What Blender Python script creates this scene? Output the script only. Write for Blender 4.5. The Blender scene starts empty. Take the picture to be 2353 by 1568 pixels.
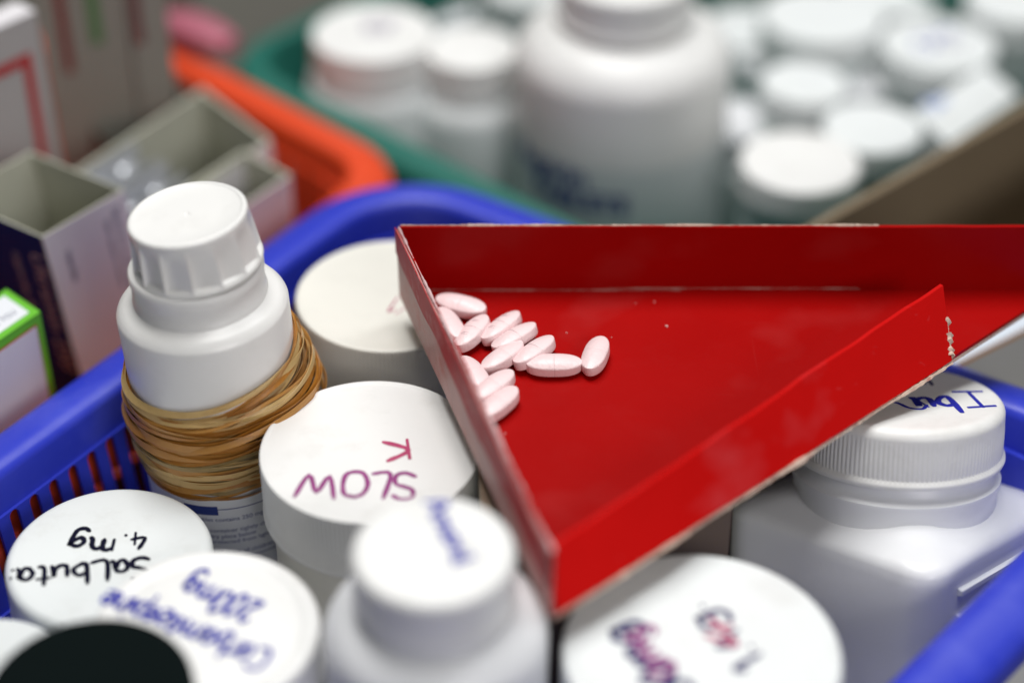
import bpy, bmesh, math, random
from mathutils import Vector, Matrix
import numpy as np
random.seed(7)
SC = bpy.context.scene
COL = SC.collection
S = 0.01                      # all sizes below are written in centimetres
PI = math.pi

# ------------------------------------------------------------------ camera
PITCH = math.radians(37.0)
CAMH = 52.0
VF = math.radians(20.0)
FPX = 784 / math.tan(VF / 2)
cd = bpy.data.cameras.new('camera')
cam = bpy.data.objects.new('camera', cd)
COL.objects.link(cam)
cam.location = (0, 0, CAMH * S)
cam.rotation_euler = (PI / 2 - PITCH, 0, 0)
cd.sensor_width = 36.0
cd.lens = 36.0 * FPX / 2352
cd.clip_start = 0.02
cd.clip_end = 30
cd.dof.use_dof = True
cd.dof.focus_distance = 0.627
cd.dof.aperture_fstop = 2.25
cd.dof.aperture_blades = 0
SC.camera = cam

# ------------------------------------------------------------------ world and lamps
w = bpy.data.worlds.new('World')
SC.world = w
w.use_nodes = True
bg = w.node_tree.nodes['Background']
bg.inputs['Color'].default_value = (0.90, 0.97, 1.0, 1)
bg.inputs['Strength'].default_value = 0.09


def area(name, loc, target, sx, sy, power, col):
    l = bpy.data.lights.new(name, 'AREA')
    l.shape = 'RECTANGLE'
    l.size, l.size_y = sx, sy
    l.energy = power
    l.color = col
    o = bpy.data.objects.new(name, l)
    COL.objects.link(o)
    o.location = loc
    d = Vector(target) - Vector(loc)
    o.rotation_euler = d.to_track_quat('-Z', 'Y').to_euler()
    return o


# strip lights under the ceiling of the dispensary, and an unseen front lamp filling from the right
area('ceiling_lamp', (-0.15, 0.85, 1.9), (0, 0.6, 0.1), 0.50, 1.3, 31, (1.0, 0.985, 0.965))
area('ceiling_lamp', (0.65, 1.0, 1.85), (0, 0.5, 0.1), 0.30, 1.0, 9, (0.97, 0.99, 1.0))
area('front_lamp', (0.75, -0.85, 1.0), (0, 0.5, 0.1), 0.8, 0.5, 10.5, (1.0, 0.97, 0.96))
SC.view_settings.view_transform = 'Standard'
SC.view_settings.look = 'None'
SC.view_settings.exposure = 0.0
SC.view_settings.gamma = 1.0


# ------------------------------------------------------------------ helpers
def ray(u, v):
    x = (u - 1176) / FPX
    y = -(v - 784) / FPX
    return Vector((x, math.cos(PITCH) + y * math.sin(PITCH), -math.sin(PITCH) + y * math.cos(PITCH)))


def at(u, v, z):
    r = ray(u, v)
    t = (z - CAMH) / r.z
    return Vector((r.x * t, r.y * t, z))


def tag(o, label=None, cat=None, group=None, kind=None):
    if label: o['label'] = label
    if cat: o['category'] = cat
    if group: o['group'] = group
    if kind: o['kind'] = kind
    return o


def thing(name, loc, label, cat, group=None):
    o = bpy.data.objects.new(name, None)
    COL.objects.link(o)
    o.location = Vector(loc) * S
    o.empty_display_size = 0.01
    return tag(o, label, cat, group)


def mesh_obj(name, verts, faces, mat, parent=None, smooth=True, loc=(0, 0, 0), angle=40):
    me = bpy.data.meshes.new(name)
    me.from_pydata([tuple(c * S for c in v) for v in verts], [], faces)
    bm = bmesh.new(); bm.from_mesh(me)
    bmesh.ops.recalc_face_normals(bm, faces=bm.faces)
    bm.to_mesh(me); bm.free()
    if isinstance(mat, (list, tuple)):
        for m in mat: me.materials.append(m)
    else:
        me.materials.append(mat)
    o = bpy.data.objects.new(name, me)
    COL.objects.link(o)
    if smooth:
        me.polygons.foreach_set('use_smooth', [True] * len(me.polygons))
        me.set_sharp_from_angle(angle=math.radians(angle))
    o.location = Vector(loc) * S
    if parent: o.parent = parent
    return o


def lathe(profile, n=96, rib=None):
    """profile: [(r,z,ribweight)]; rib = (count, depth, kind)"""
    V, F = [], []
    rows = len(profile)
    for p in profile:
        r, z = p[0], p[1]
        wgt = p[2] if len(p) > 2 else 0
        for i in range(n):
            a = 2 * PI * i / n
            rr = r
            if rib and wgt:
                k, dep, kind = rib
                ph = (a * k / (2 * PI)) % 1.0
                if kind == 'fine':
                    rr -= dep * wgt * (0.5 - 0.5 * math.cos(2 * PI * ph))
                elif kind == 'saw':
                    q_ = ph ** .55
                    rr -= dep * wgt * (math.sin(PI * q_) ** .8)
                else:      # flute: scooped hollow with a crest
                    s = abs(math.sin(PI * ph))
                    rr -= dep * wgt * (s ** 0.7)
            V.append((rr * math.cos(a), rr * math.sin(a), z))
    for j in range(rows - 1):
        for i in range(n):
            a, b = j * n + i, j * n + (i + 1) % n
            F.append((a, b, b + n, a + n))
    for j, zc in ((0, profile[0][1]), (rows - 1, profile[-1][1])):
        c = len(V)
        V.append((0, 0, zc))
        for i in range(n):
            F.append((j * n + i, j * n + (i + 1) % n, c))
    return V, F


def arc(cx, cz, r, a0, a1, n=5):
    return [(cx + r * math.cos(math.radians(a0 + (a1 - a0) * k / n)),
             cz + r * math.sin(math.radians(a0 + (a1 - a0) * k / n))) for k in range(n + 1)]


# ------------------------------------------------------------------ materials
def mat(name, col, rough=0.45, var=0.04, scale=30, bump=0.0, bscale=300, coat=0.0, sss=0.0,
        spec=0.5, trans=0.0, dirt=None, dirt_amt=0.0, dirt_scale=60, metal=0.0, croug=0.15):
    m = bpy.data.materials.new(name)
    m.use_nodes = True
    nt = m.node_tree; N = nt.nodes; Lk = nt.links
    b = N['Principled BSDF']
    tc = N.new('ShaderNodeTexCoord')
    no = N.new('ShaderNodeTexNoise'); no.inputs['Scale'].default_value = scale
    no.inputs['Detail'].default_value = 5
    Lk.new(tc.outputs['Object'], no.inputs['Vector'])
    mx = N.new('ShaderNodeMix'); mx.data_type = 'RGBA'
    mx.inputs['A'].default_value = tuple(max(0, c * (1 - var)) for c in col) + (1,)
    mx.inputs['B'].default_value = tuple(min(1, c * (1 + var)) for c in col) + (1,)
    Lk.new(no.outputs['Fac'], mx.inputs['Factor'])
    out = mx.outputs['Result']
    if dirt:
        n2 = N.new('ShaderNodeTexNoise'); n2.inputs['Scale'].default_value = dirt_scale
        n2.inputs['Detail'].default_value = 8; n2.inputs['Roughness'].default_value = 0.65
        Lk.new(tc.outputs['Object'], n2.inputs['Vector'])
        rp = N.new('ShaderNodeValToRGB')
        rp.color_ramp.elements[0].position = 0.52; rp.color_ramp.elements[0].color = (0, 0, 0, 1)
        rp.color_ramp.elements[1].position = 0.78; rp.color_ramp.elements[1].color = (dirt_amt,) * 3 + (1,)
        Lk.new(n2.outputs['Fac'], rp.inputs['Fac'])
        m2 = N.new('ShaderNodeMix'); m2.data_type = 'RGBA'
        Lk.new(rp.outputs['Color'], m2.inputs['Factor'])
        Lk.new(out, m2.inputs['A'])
        m2.inputs['B'].default_value = tuple(dirt) + (1,)
        out = m2.outputs['Result']
    Lk.new(out, b.inputs['Base Color'])
    b.inputs['Metallic'].default_value = metal
    b.inputs['Specular IOR Level'].default_value = spec
    # gloss varies a little with the handling of the surface
    mr = N.new('ShaderNodeMapRange')
    mr.inputs['To Min'].default_value = max(0.02, rough - 0.07); mr.inputs['To Max'].default_value = min(1, rough + 0.09)
    Lk.new(no.outputs['Fac'], mr.inputs['Value'])
    Lk.new(mr.outputs['Result'], b.inputs['Roughness'])
    b.inputs['Coat Weight'].default_value = coat
    b.inputs['Coat Roughness'].default_value = croug
    b.inputs['Transmission Weight'].default_value = trans
    if sss:
        b.inputs['Subsurface Weight'].default_value = sss
        b.inputs['Subsurface Radius'].default_value = (1, 0.8, 0.6)
        b.inputs['Subsurface Scale'].default_value = 0.004
    if bump:
        n3 = N.new('ShaderNodeTexNoise'); n3.inputs['Scale'].default_value = bscale
        n3.inputs['Detail'].default_value = 4
        Lk.new(tc.outputs['Object'], n3.inputs['Vector'])
        bp = N.new('ShaderNodeBump'); bp.inputs['Strength'].default_value = bump
        bp.inputs['Distance'].default_value = 0.0006
        Lk.new(n3.outputs['Fac'], bp.inputs['Height'])
        Lk.new(bp.outputs['Normal'], b.inputs['Normal'])
    return m


GR = (0.42, 0.40, 0.35)
M = {}
M['white'] = mat('white_plastic', (0.80, 0.80, 0.785), 0.42, 0.02, 40, 0.10, 500, dirt=GR, dirt_amt=0.25, sss=0.0)
M['white_gloss'] = mat('glossy_white_plastic', (0.80, 0.795, 0.775), 0.30, 0.02, 30, 0.06, 400, dirt=GR, dirt_amt=0.2)
M['white_cool'] = mat('cool_white_plastic', (0.76, 0.79, 0.79), 0.45, 0.02, 40, 0.08, 500, dirt=GR, dirt_amt=0.25)
M['ivory'] = mat('ivory_plastic', (0.78, 0.765, 0.70), 0.45, 0.03, 40, 0.08, 500, dirt=GR, dirt_amt=0.15)
M['milky'] = mat('milky_plastic', (0.76, 0.77, 0.79), 0.35, 0.03, 20, 0.05, 300, dirt=GR, dirt_amt=0.1)
M['grey_body'] = mat('translucent_grey_plastic', (0.50, 0.56, 0.55), 0.35, 0.05, 20, 0.05, 300)
M['black'] = mat('black_plastic', (0.004, 0.007, 0.007), 0.9, 0.1, 30, 0.1, 300, spec=0.03)
M['blue'] = mat('blue_basket_plastic', (0.024, 0.042, 0.52), 0.40, 0.06, 12, 0.25, 120, dirt=(0.08, 0.10, 0.55), dirt_amt=0.25, dirt_scale=90)
M['orange'] = mat('orange_basket_plastic', (0.72, 0.06, 0.009), 0.5, 0.06, 12, 0.1, 120)
M['teal'] = mat('teal_basket_plastic', (0.008, 0.14, 0.105), 0.6, 0.06, 12, 0.1, 120)
M['pink'] = mat('pink_basket_plastic', (0.42, 0.12, 0.17), 0.4, 0.06, 12, 0.1, 120)
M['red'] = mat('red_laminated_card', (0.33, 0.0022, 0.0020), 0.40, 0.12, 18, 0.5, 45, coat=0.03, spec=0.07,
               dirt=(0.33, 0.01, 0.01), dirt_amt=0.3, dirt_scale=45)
def scuffed(m, scratch, amt):
    nt = m.node_tree; N = nt.nodes; Lk = nt.links
    b = N['Principled BSDF']
    tc = N.new('ShaderNodeTexCoord')
    src = b.inputs['Base Color'].links[0].from_socket
    for rot, sc, lo in ((0.5, (14, 260, 260), .70), (-0.9, (300, 10, 200), .72), (0.0, (22, 24, 30), .60)):
        mp_ = N.new('ShaderNodeMapping'); mp_.inputs['Rotation'].default_value = (0, 0, rot)
        mp_.inputs['Scale'].default_value = sc
        Lk.new(tc.outputs['Object'], mp_.inputs['Vector'])
        n = N.new('ShaderNodeTexNoise'); n.inputs['Scale'].default_value = 1.0; n.inputs['Detail'].default_value = 3
        Lk.new(mp_.outputs['Vector'], n.inputs['Vector'])
        rp = N.new('ShaderNodeMapRange'); rp.inputs['From Min'].default_value = lo; rp.inputs['From Max'].default_value = lo + .12
        rp.inputs['To Max'].default_value = amt
        Lk.new(n.outputs['Fac'], rp.inputs['Value'])
        mx = N.new('ShaderNodeMix'); mx.data_type = 'RGBA'
        Lk.new(rp.outputs['Result'], mx.inputs['Factor']); Lk.new(src, mx.inputs['A'])
        mx.inputs['B'].default_value = scratch + (1,)
        src = mx.outputs['Result']
    Lk.new(src, b.inputs['Base Color'])
    return m


scuffed(M['red'], (0.38, 0.035, 0.035), .22)
scuffed(M['blue'], (0.15, 0.18, 0.72), .2)
M['red_lit'] = mat('lit_red_laminated_card', (0.52, 0.004, 0.0035), 0.3, 0.1, 18, 0.5, 45, coat=0.06, spec=0.12)  # tray red brightened: light on the front wall put into the colour
scuffed(M['red_lit'], (0.56, 0.08, 0.09), .35)
M['card_edge'] = mat('worn_card_edge', (0.62, 0.47, 0.38), 0.8, 0.35, 250, 0.5, 900, dirt=(0.40, 0.05, 0.03), dirt_amt=0.9, dirt_scale=200)
M['card_back'] = mat('worn_white_card_back', (0.50, 0.28, 0.26), 0.5, 0.25, 120, 0.5, 200, coat=0.1, spec=.2,
                     dirt=(0.5, 0.10, 0.08), dirt_amt=0.8, dirt_scale=110)
M['carton'] = mat('unprinted_carton_board', (0.52, 0.52, 0.43), 0.8, 0.06, 60, 0.3, 500)
M['carton_white'] = mat('white_printed_carton', (0.68, 0.66, 0.68), 0.55, 0.04, 40, 0.1, 400)
M['carton_grey'] = mat('grey_printed_carton', (0.30, 0.29, 0.25), 0.6, 0.05, 40, 0.1, 400)
M['navy'] = mat('navy_print', (0.008, 0.022, 0.13), 0.7, 0.1, 40, spec=0.05)
M['navy_text'] = mat('dark_blue_print', (0.03, 0.035, 0.12), 0.5, 0.1, 40)
M['pale_text'] = mat('pale_print', (0.30, 0.33, 0.42), 0.5, 0.1, 40)
M['green_print'] = mat('bright_green_print', (0.13, 0.48, 0.02), 0.45, 0.05, 40)
M['green_dull'] = mat('dull_green_print', (0.10, 0.22, 0.08), 0.5, 0.05, 40)
M['red_print'] = mat('red_print', (0.45, 0.03, 0.03), 0.5, 0.1, 40)
M['dkred_print'] = mat('dark_red_print', (0.22, 0.035, 0.03), 0.5, 0.1, 40)
M['orange_print'] = mat('orange_print', (0.60, 0.22, 0.01), 0.5, 0.1, 40)
M['brown'] = mat('brown_corrugated_card', (0.21, 0.16, 0.10), 0.85, 0.08, 30, 0.3, 200)
M['foil'] = mat('silver_blister_foil', (0.66, 0.68, 0.72), 0.30, 0.08, 60, 1.0, 90, metal=0.45)
M['glass'] = mat('grey_vial_glass', (0.10, 0.105, 0.09), 0.1, 0.02, 30)
M['vialcap'] = mat('pale_metal_vial_cap', (0.88, 0.87, 0.78), 0.3, 0.05, 30)
M['table'] = mat('counter_laminate', (0.10, 0.095, 0.08), 0.6, 0.2, 6, 0.1, 60)
M['ink_black'] = mat('black_marker_ink', (0.006, 0.006, 0.022), 0.7, 0.3, 400, spec=0.08)
M['ink_navy'] = mat('dark_blue_marker_ink', (0.02, 0.015, 0.11), 0.7, 0.3, 400, spec=0.08)
M['ink_blue'] = mat('blue_marker_ink', (0.022, 0.026, 0.34), 0.7, 0.3, 400, spec=0.08)
M['ink_purple'] = mat('purple_marker_ink', (0.27, 0.03, 0.19), 0.5, 0.35, 300)
M['ink_red'] = mat('crimson_marker_ink', (0.42, 0.03, 0.12), 0.5, 0.35, 300)
M['ink_faint'] = mat('faded_marker_ink', (0.30, 0.27, 0.35), 0.5, 0.35, 300)
M['label'] = mat('white_paper_label', (0.74, 0.76, 0.80), 0.5, 0.02, 40)
M['label_ink'] = mat('blue_label_print', (0.02, 0.04, 0.22), 0.5, 0.1, 40)
M['tape'] = mat('clear_adhesive_tape', (0.72, 0.50, 0.50), 0.12, 0.1, 60, 0.6, 120, coat=0.8)
M['crumb'] = mat('pill_dust_crumb', (0.75, 0.55, 0.52), 0.7)
RB = [mat('tan_rubber', (0.48, 0.215, 0.042), 0.42, 0.14, 200, 0.3, 700, sss=0.25),
      mat('amber_rubber', (0.44, 0.17, 0.022), 0.42, 0.14, 200, 0.3, 700, sss=0.25),
      mat('pale_straw_rubber', (0.62, 0.40, 0.15), 0.42, 0.14, 200, 0.3, 700, sss=0.25),
      mat('olive_rubber', (0.30, 0.20, 0.07), 0.45, 0.14, 200, 0.3, 700, sss=0.25)]


def pill_mat():
    m = mat('pink_tablet_coating', (0.85, 0.66, 0.665), 0.42, 0.05, 180, 0.35, 900, coat=0.12,
            dirt=(0.86, 0.70, 0.70), dirt_amt=0.6, dirt_scale=350, croug=0.2)
    nt = m.node_tree; N = nt.nodes; Lk = nt.links
    b = N['Principled BSDF']
    tc = N.new('ShaderNodeTexCoord'); sp = N.new('ShaderNodeSeparateXYZ')
    Lk.new(tc.outputs['Object'], sp.inputs[0])
    ab = N.new('ShaderNodeMath'); ab.operation = 'ABSOLUTE'; Lk.new(sp.outputs['X'], ab.inputs[0])
    mr = N.new('ShaderNodeMapRange'); mr.interpolation_type = 'SMOOTHSTEP'
    mr.inputs['From Min'].default_value = 0.0; mr.inputs['From Max'].default_value = 0.0003
    Lk.new(ab.outputs[0], mr.inputs['Value'])
    bp = N.new('ShaderNodeBump'); bp.inputs['Distance'].default_value = 0.0005
    bp.inputs['Strength'].default_value = 0.35
    Lk.new(mr.outputs['Result'], bp.inputs['Height'])
    old = b.inputs['Normal'].links[0].from_socket
    Lk.new(old, bp.inputs['Normal'])
    Lk.new(bp.outputs['Normal'], b.inputs['Normal'])
    return m


M['pill'] = pill_mat()


# ------------------------------------------------------------------ writing
FONT = {
    'S': (0.7, [[(.62, .9), (.4, 1), (.12, .88), (.12, .66), (.35, .52), (.6, .38), (.6, .12), (.35, 0), (.08, .1)]]),
    's': (0.5, [[(.42, .55), (.2, .6), (.08, .46), (.25, .33), (.42, .2), (.3, .02), (.05, .05)]]),
    'L': (0.65, [[(.12, 1), (.1, .02), (.6, .04)]]),
    'O': (0.8, [[(.4, 1), (.14, .85), (.06, .5), (.16, .12), (.42, 0), (.68, .15), (.74, .5), (.64, .88), (.4, 1)]]),
    'W': (1.2, [[(.05, .95), (.3, .12), (.58, .75), (.86, .08), (1.15, .95)]]),
    'K': (0.75, [[(.12, 1), (.12, 0)], [(.66, .98), (.14, .5), (.7, .02)]]),
    'I': (0.6, [[(.05, 1), (.55, 1)], [(.3, 1), (.3, 0)], [(.05, 0), (.55, 0)]]),
    'C': (0.75, [[(.66, .85), (.4, 1), (.12, .8), (.06, .4), (.25, .05), (.65, .12)]]),
    'A': (0.8, [[(.05, 0), (.4, 1), (.72, 0)], [(.2, .4), (.6, .4)]]),
    'H': (0.8, [[(.1, 1), (.1, 0)], [(.65, 1), (.65, 0)], [(.1, .5), (.65, .5)]]),
    'a': (0.62, [[(.48, .5), (.25, .6), (.07, .35), (.18, .05), (.36, .08), (.5, .5), (.5, .15), (.6, .02)]]),
    'l': (0.32, [[(.12, 1), (.12, .1), (.25, .02)]]),
    'b': (0.6, [[(.1, 1), (.1, .05), (.35, 0), (.52, .28), (.35, .55), (.1, .4)]]),
    'u': (0.62, [[(.08, .58), (.1, .12), (.28, .02), (.48, .2), (.5, .58), (.52, .1), (.62, .04)]]),
    't': (0.45, [[(.2, .95), (.2, .1), (.36, .03)], [(.02, .62), (.42, .62)]]),
    'm': (0.95, [[(.07, .58), (.07, .02)], [(.07, .45), (.25, .6), (.4, .45), (.4, .05)], [(.4, .45), (.6, .6), (.76, .45), (.78, .1), (.88, .03)]]),
    'n': (0.6, [[(.07, .58), (.07, .02)], [(.07, .42), (.28, .6), (.46, .42), (.48, .1), (.56, .02)]]),
    'g': (0.62, [[(.48, .5), (.25, .6), (.08, .36), (.22, .1), (.48, .3), (.5, .55), (.48, -.2), (.25, -.38), (.05, -.22)]]),
    'r': (0.45, [[(.08, .58), (.08, .02)], [(.08, .38), (.22, .58), (.42, .54)]]),
    'z': (0.5, [[(.06, .58), (.42, .58), (.06, .04), (.46, .04)]]),
    'e': (0.55, [[(.08, .32), (.46, .36), (.4, .56), (.2, .58), (.06, .3), (.2, .03), (.48, .12)]]),
    'p': (0.6, [[(.08, .58), (.08, -.4)], [(.08, .45), (.32, .6), (.5, .32), (.32, .04), (.08, .16)]]),
    'i': (0.28, [[(.12, .58), (.12, .08), (.22, .02)], [(.12, .82), (.13, .86)]]),
    'o': (0.6, [[(.3, .6), (.08, .4), (.14, .06), (.4, .04), (.52, .34), (.3, .6)]]),
    'x': (0.5, [[(.06, .58), (.45, .04)], [(.44, .58), (.04, .02)]]),
    'f': (0.42, [[(.4, .95), (.22, .98), (.16, .7), (.16, 0)], [(.02, .55), (.36, .55)]]),
    '0': (0.6, [[(.3, .95), (.07, .6), (.12, .1), (.35, 0), (.52, .4), (.46, .85), (.3, .95)]]),
    '1': (0.35, [[(.05, .75), (.2, .98), (.2, 0)]]),
    '2': (0.6, [[(.08, .78), (.28, .98), (.48, .75), (.3, .35), (.06, .03), (.54, .06)]]),
    '4': (0.6, [[(.3, .98), (.06, .38), (.54, .36)], [(.42, .65), (.36, -.02)]]),
    '5': (0.6, [[(.5, .98), (.14, .95), (.1, .58), (.38, .58), (.5, .3), (.32, .02), (.06, .08)]]),
    '.': (0.25, [[(.1, .03), (.12, .06)]]),
    ':': (0.3, [[(.1, .03), (.12, .06)], [(.12, .4), (.14, .44)]]),
    '-': (0.4, [[(.06, .35), (.32, .37)]]),
    '/': (0.4, [[(.02, -.05), (.36, .98)]]),
    ' ': (0.4, []),
}


def smooth_poly(pts, n=4):
    if len(pts) < 3: return pts
    out = []
    for i in range(len(pts) - 1):
        p0 = pts[max(i - 1, 0)]; p1 = pts[i]; p2 = pts[i + 1]; p3 = pts[min(i + 2, len(pts) - 1)]
        for k in range(n):
            t = k / n
            out.append(tuple(0.5 * ((2 * b) + (-a + c) * t + (2 * a - 5 * b + 4 * c - d) * t * t + (-a + 3 * b - 3 * c + d) * t ** 3)
                             for a, b, c, d in zip(p0, p1, p2, p3)))
    out.append(pts[-1])
    return out


def write(text, p0, p1, h, width, material, parent, name='handwriting', jitter=0.04, skip=0.0, loops=True, rel=None):
    """Marker strokes lying on a lid: baseline from p0 to p1 (cm), letters h tall, real raised ink film."""
    p0 = Vector(p0); p1 = Vector(p1)
    ex = (p1 - p0); L = ex.length; ex.normalize()
    ez = Vector((0, 0, 1)); ey = ez.cross(ex)
    tot = sum(FONT[c][0] for c in text)
    sx = L / tot
    V, F = [], []
    cx = 0; lift = 0.0
    rnd = random.Random(hash(len(text)) + int(L * 100))
    for c in text:
        wd, strokes = FONT[c]
        dy = rnd.uniform(-jitter, jitter) * 2; sk = rnd.uniform(-.06, .06)
        for st in strokes:
            pts = smooth_poly([(x + rnd.uniform(-jitter, jitter) * .6, y + rnd.uniform(-jitter, jitter) + dy) for x, y in st])
            lift += 0.0007
            P3 = [p0 + ex * ((cx + x + sk * y) * sx) + ey * (y * h) for x, y in pts]
            n = len(P3); base = len(V); K = 6
            for i, p in enumerate(P3):
                d = (P3[min(i + 1, n - 1)] - P3[max(i - 1, 0)])
                d = d.normalized() if d.length > 1e-6 else ex
                s = d.cross(ez)
                e = min(i, n - 1 - i)
                ww = width * 0.5 * (0.62 if e == 0 else 1.0) * rnd.uniform(.86, 1.12)
                for k in range(K):
                    a = 2 * PI * k / K
                    q = p + s * (ww * math.cos(a)) + ez * (0.012 * math.sin(a) + 0.006 + lift)
                    if e == 0: q = q + d * (width * .18 * (1 if i else -1)) * (1 if abs(math.cos(a)) < .9 else .3)
                    V.append(q - (rel or Vector((0, 0, 0))))
            for i in range(n - 1):
                for k in range(K):
                    a = base + i * K + k; b = base + i * K + (k + 1) % K
                    F.append((a, b, b + K, a + K))
            F.append(tuple(base + k for k in range(K)))
            F.append(tuple(base + (n - 1) * K + k for k in range(K)))
        cx += wd
    return mesh_obj(name, V, F, material, parent, True)


def font_mesh(text, size, bold=0.0):
    cu = bpy.data.curves.new('t', 'FONT'); cu.body = text; cu.size = size; cu.offset = bold
    cu.resolution_u = 3
    o = bpy.data.objects.new('t', cu); COL.objects.link(o)
    bpy.context.view_layer.update()
    me = bpy.data.meshes.new_from_object(o.evaluated_get(bpy.context.evaluated_depsgraph_get()))
    V = [tuple(v.co) for v in me.vertices]; F = [tuple(p.vertices) for p in me.polygons]
    bpy.data.objects.remove(o); bpy.data.curves.remove(cu); bpy.data.meshes.remove(me)
    return V, F


def printed(text, size, mp, material, parent, name='print', bold=0.0):
    """flat print laid on a surface by the mapping mp(x, y) -> point"""
    V, F = font_mesh(text, size, bold)
    return mesh_obj(name, [mp(x, y) for x, y, z in V], F, material, parent, False)


# ------------------------------------------------------------------ the setting
def sheet(name, x0, x1, y0, y1, z0, z1, m):
    V = [(x, y, z) for z in (z0, z1) for x, y in ((x0, y0), (x1, y0), (x1, y1), (x0, y1))]
    F = [(0, 1, 2, 3), (4, 5, 6, 7), (0, 1, 5, 4), (1, 2, 6, 5), (2, 3, 7, 6), (3, 0, 4, 7)]
    return tag(mesh_obj(name, V, F, m, None, False), kind='structure')


sheet('counter', -150, 150, -10, 190, -3, 0, M['table'])


# ------------------------------------------------------------------ baskets
def rounded(corners, r, n=10):
    """outline of a rounded quad, counter-clockwise: [(point, outward normal, side index or -1)]"""
    out = []
    m = len(corners)
    tang = []
    for i in range(m):
        p = Vector(corners[i]).to_2d(); a = Vector(corners[i - 1]).to_2d(); b = Vector(corners[(i + 1) % m]).to_2d()
        d1 = (a - p).normalized(); d2 = (b - p).normalized()
        ang = d1.angle(d2)
        t = r / math.tan(ang / 2)
        c = p + (d1 + d2).normalized() * (r / math.sin(ang / 2))
        s = p + d1 * t; e = p + d2 * t
        a0 = math.atan2(s.y - c.y, s.x - c.x); a1 = math.atan2(e.y - c.y, e.x - c.x)
        while a1 < a0: a1 += 2 * PI
        tang.append((s, e))
        for k in range(n + 1):
            aa = a0 + (a1 - a0) * k / n
            nn = Vector((math.cos(aa), math.sin(aa)))
            out.append((c + nn * r, nn))
    sides = []
    for i in range(m):
        s = tang[i][1]; e = tang[(i + 1) % m][0]
        sides.append((s, e))
    return out, sides


def sweep(path, prof, closed=True):
    V, F = [], []
    k = len(prof); n = len(path)
    for p, nn in path:
        for o, z in prof:
            q = p - nn * o
            V.append((q.x, q.y, z))
    for i in range(n):
        i2 = (i + 1) % n
        for j in range(k):
            j2 = (j + 1) % k
            F.append((i * k + j, i * k + j2, i2 * k + j2, i2 * k + j))
    return V, F


def densify(path, step=2.0):
    out = []
    n = len(path)
    for i in range(n):
        (p, a), (q, b) = path[i], path[(i + 1) % n]
        L = (q - p).length
        m = max(1, int(L / step))
        for k in range(m):
            t = k / m
            out.append((p.lerp(q, t), a.lerp(b, t).normalized()))
    return out


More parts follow.
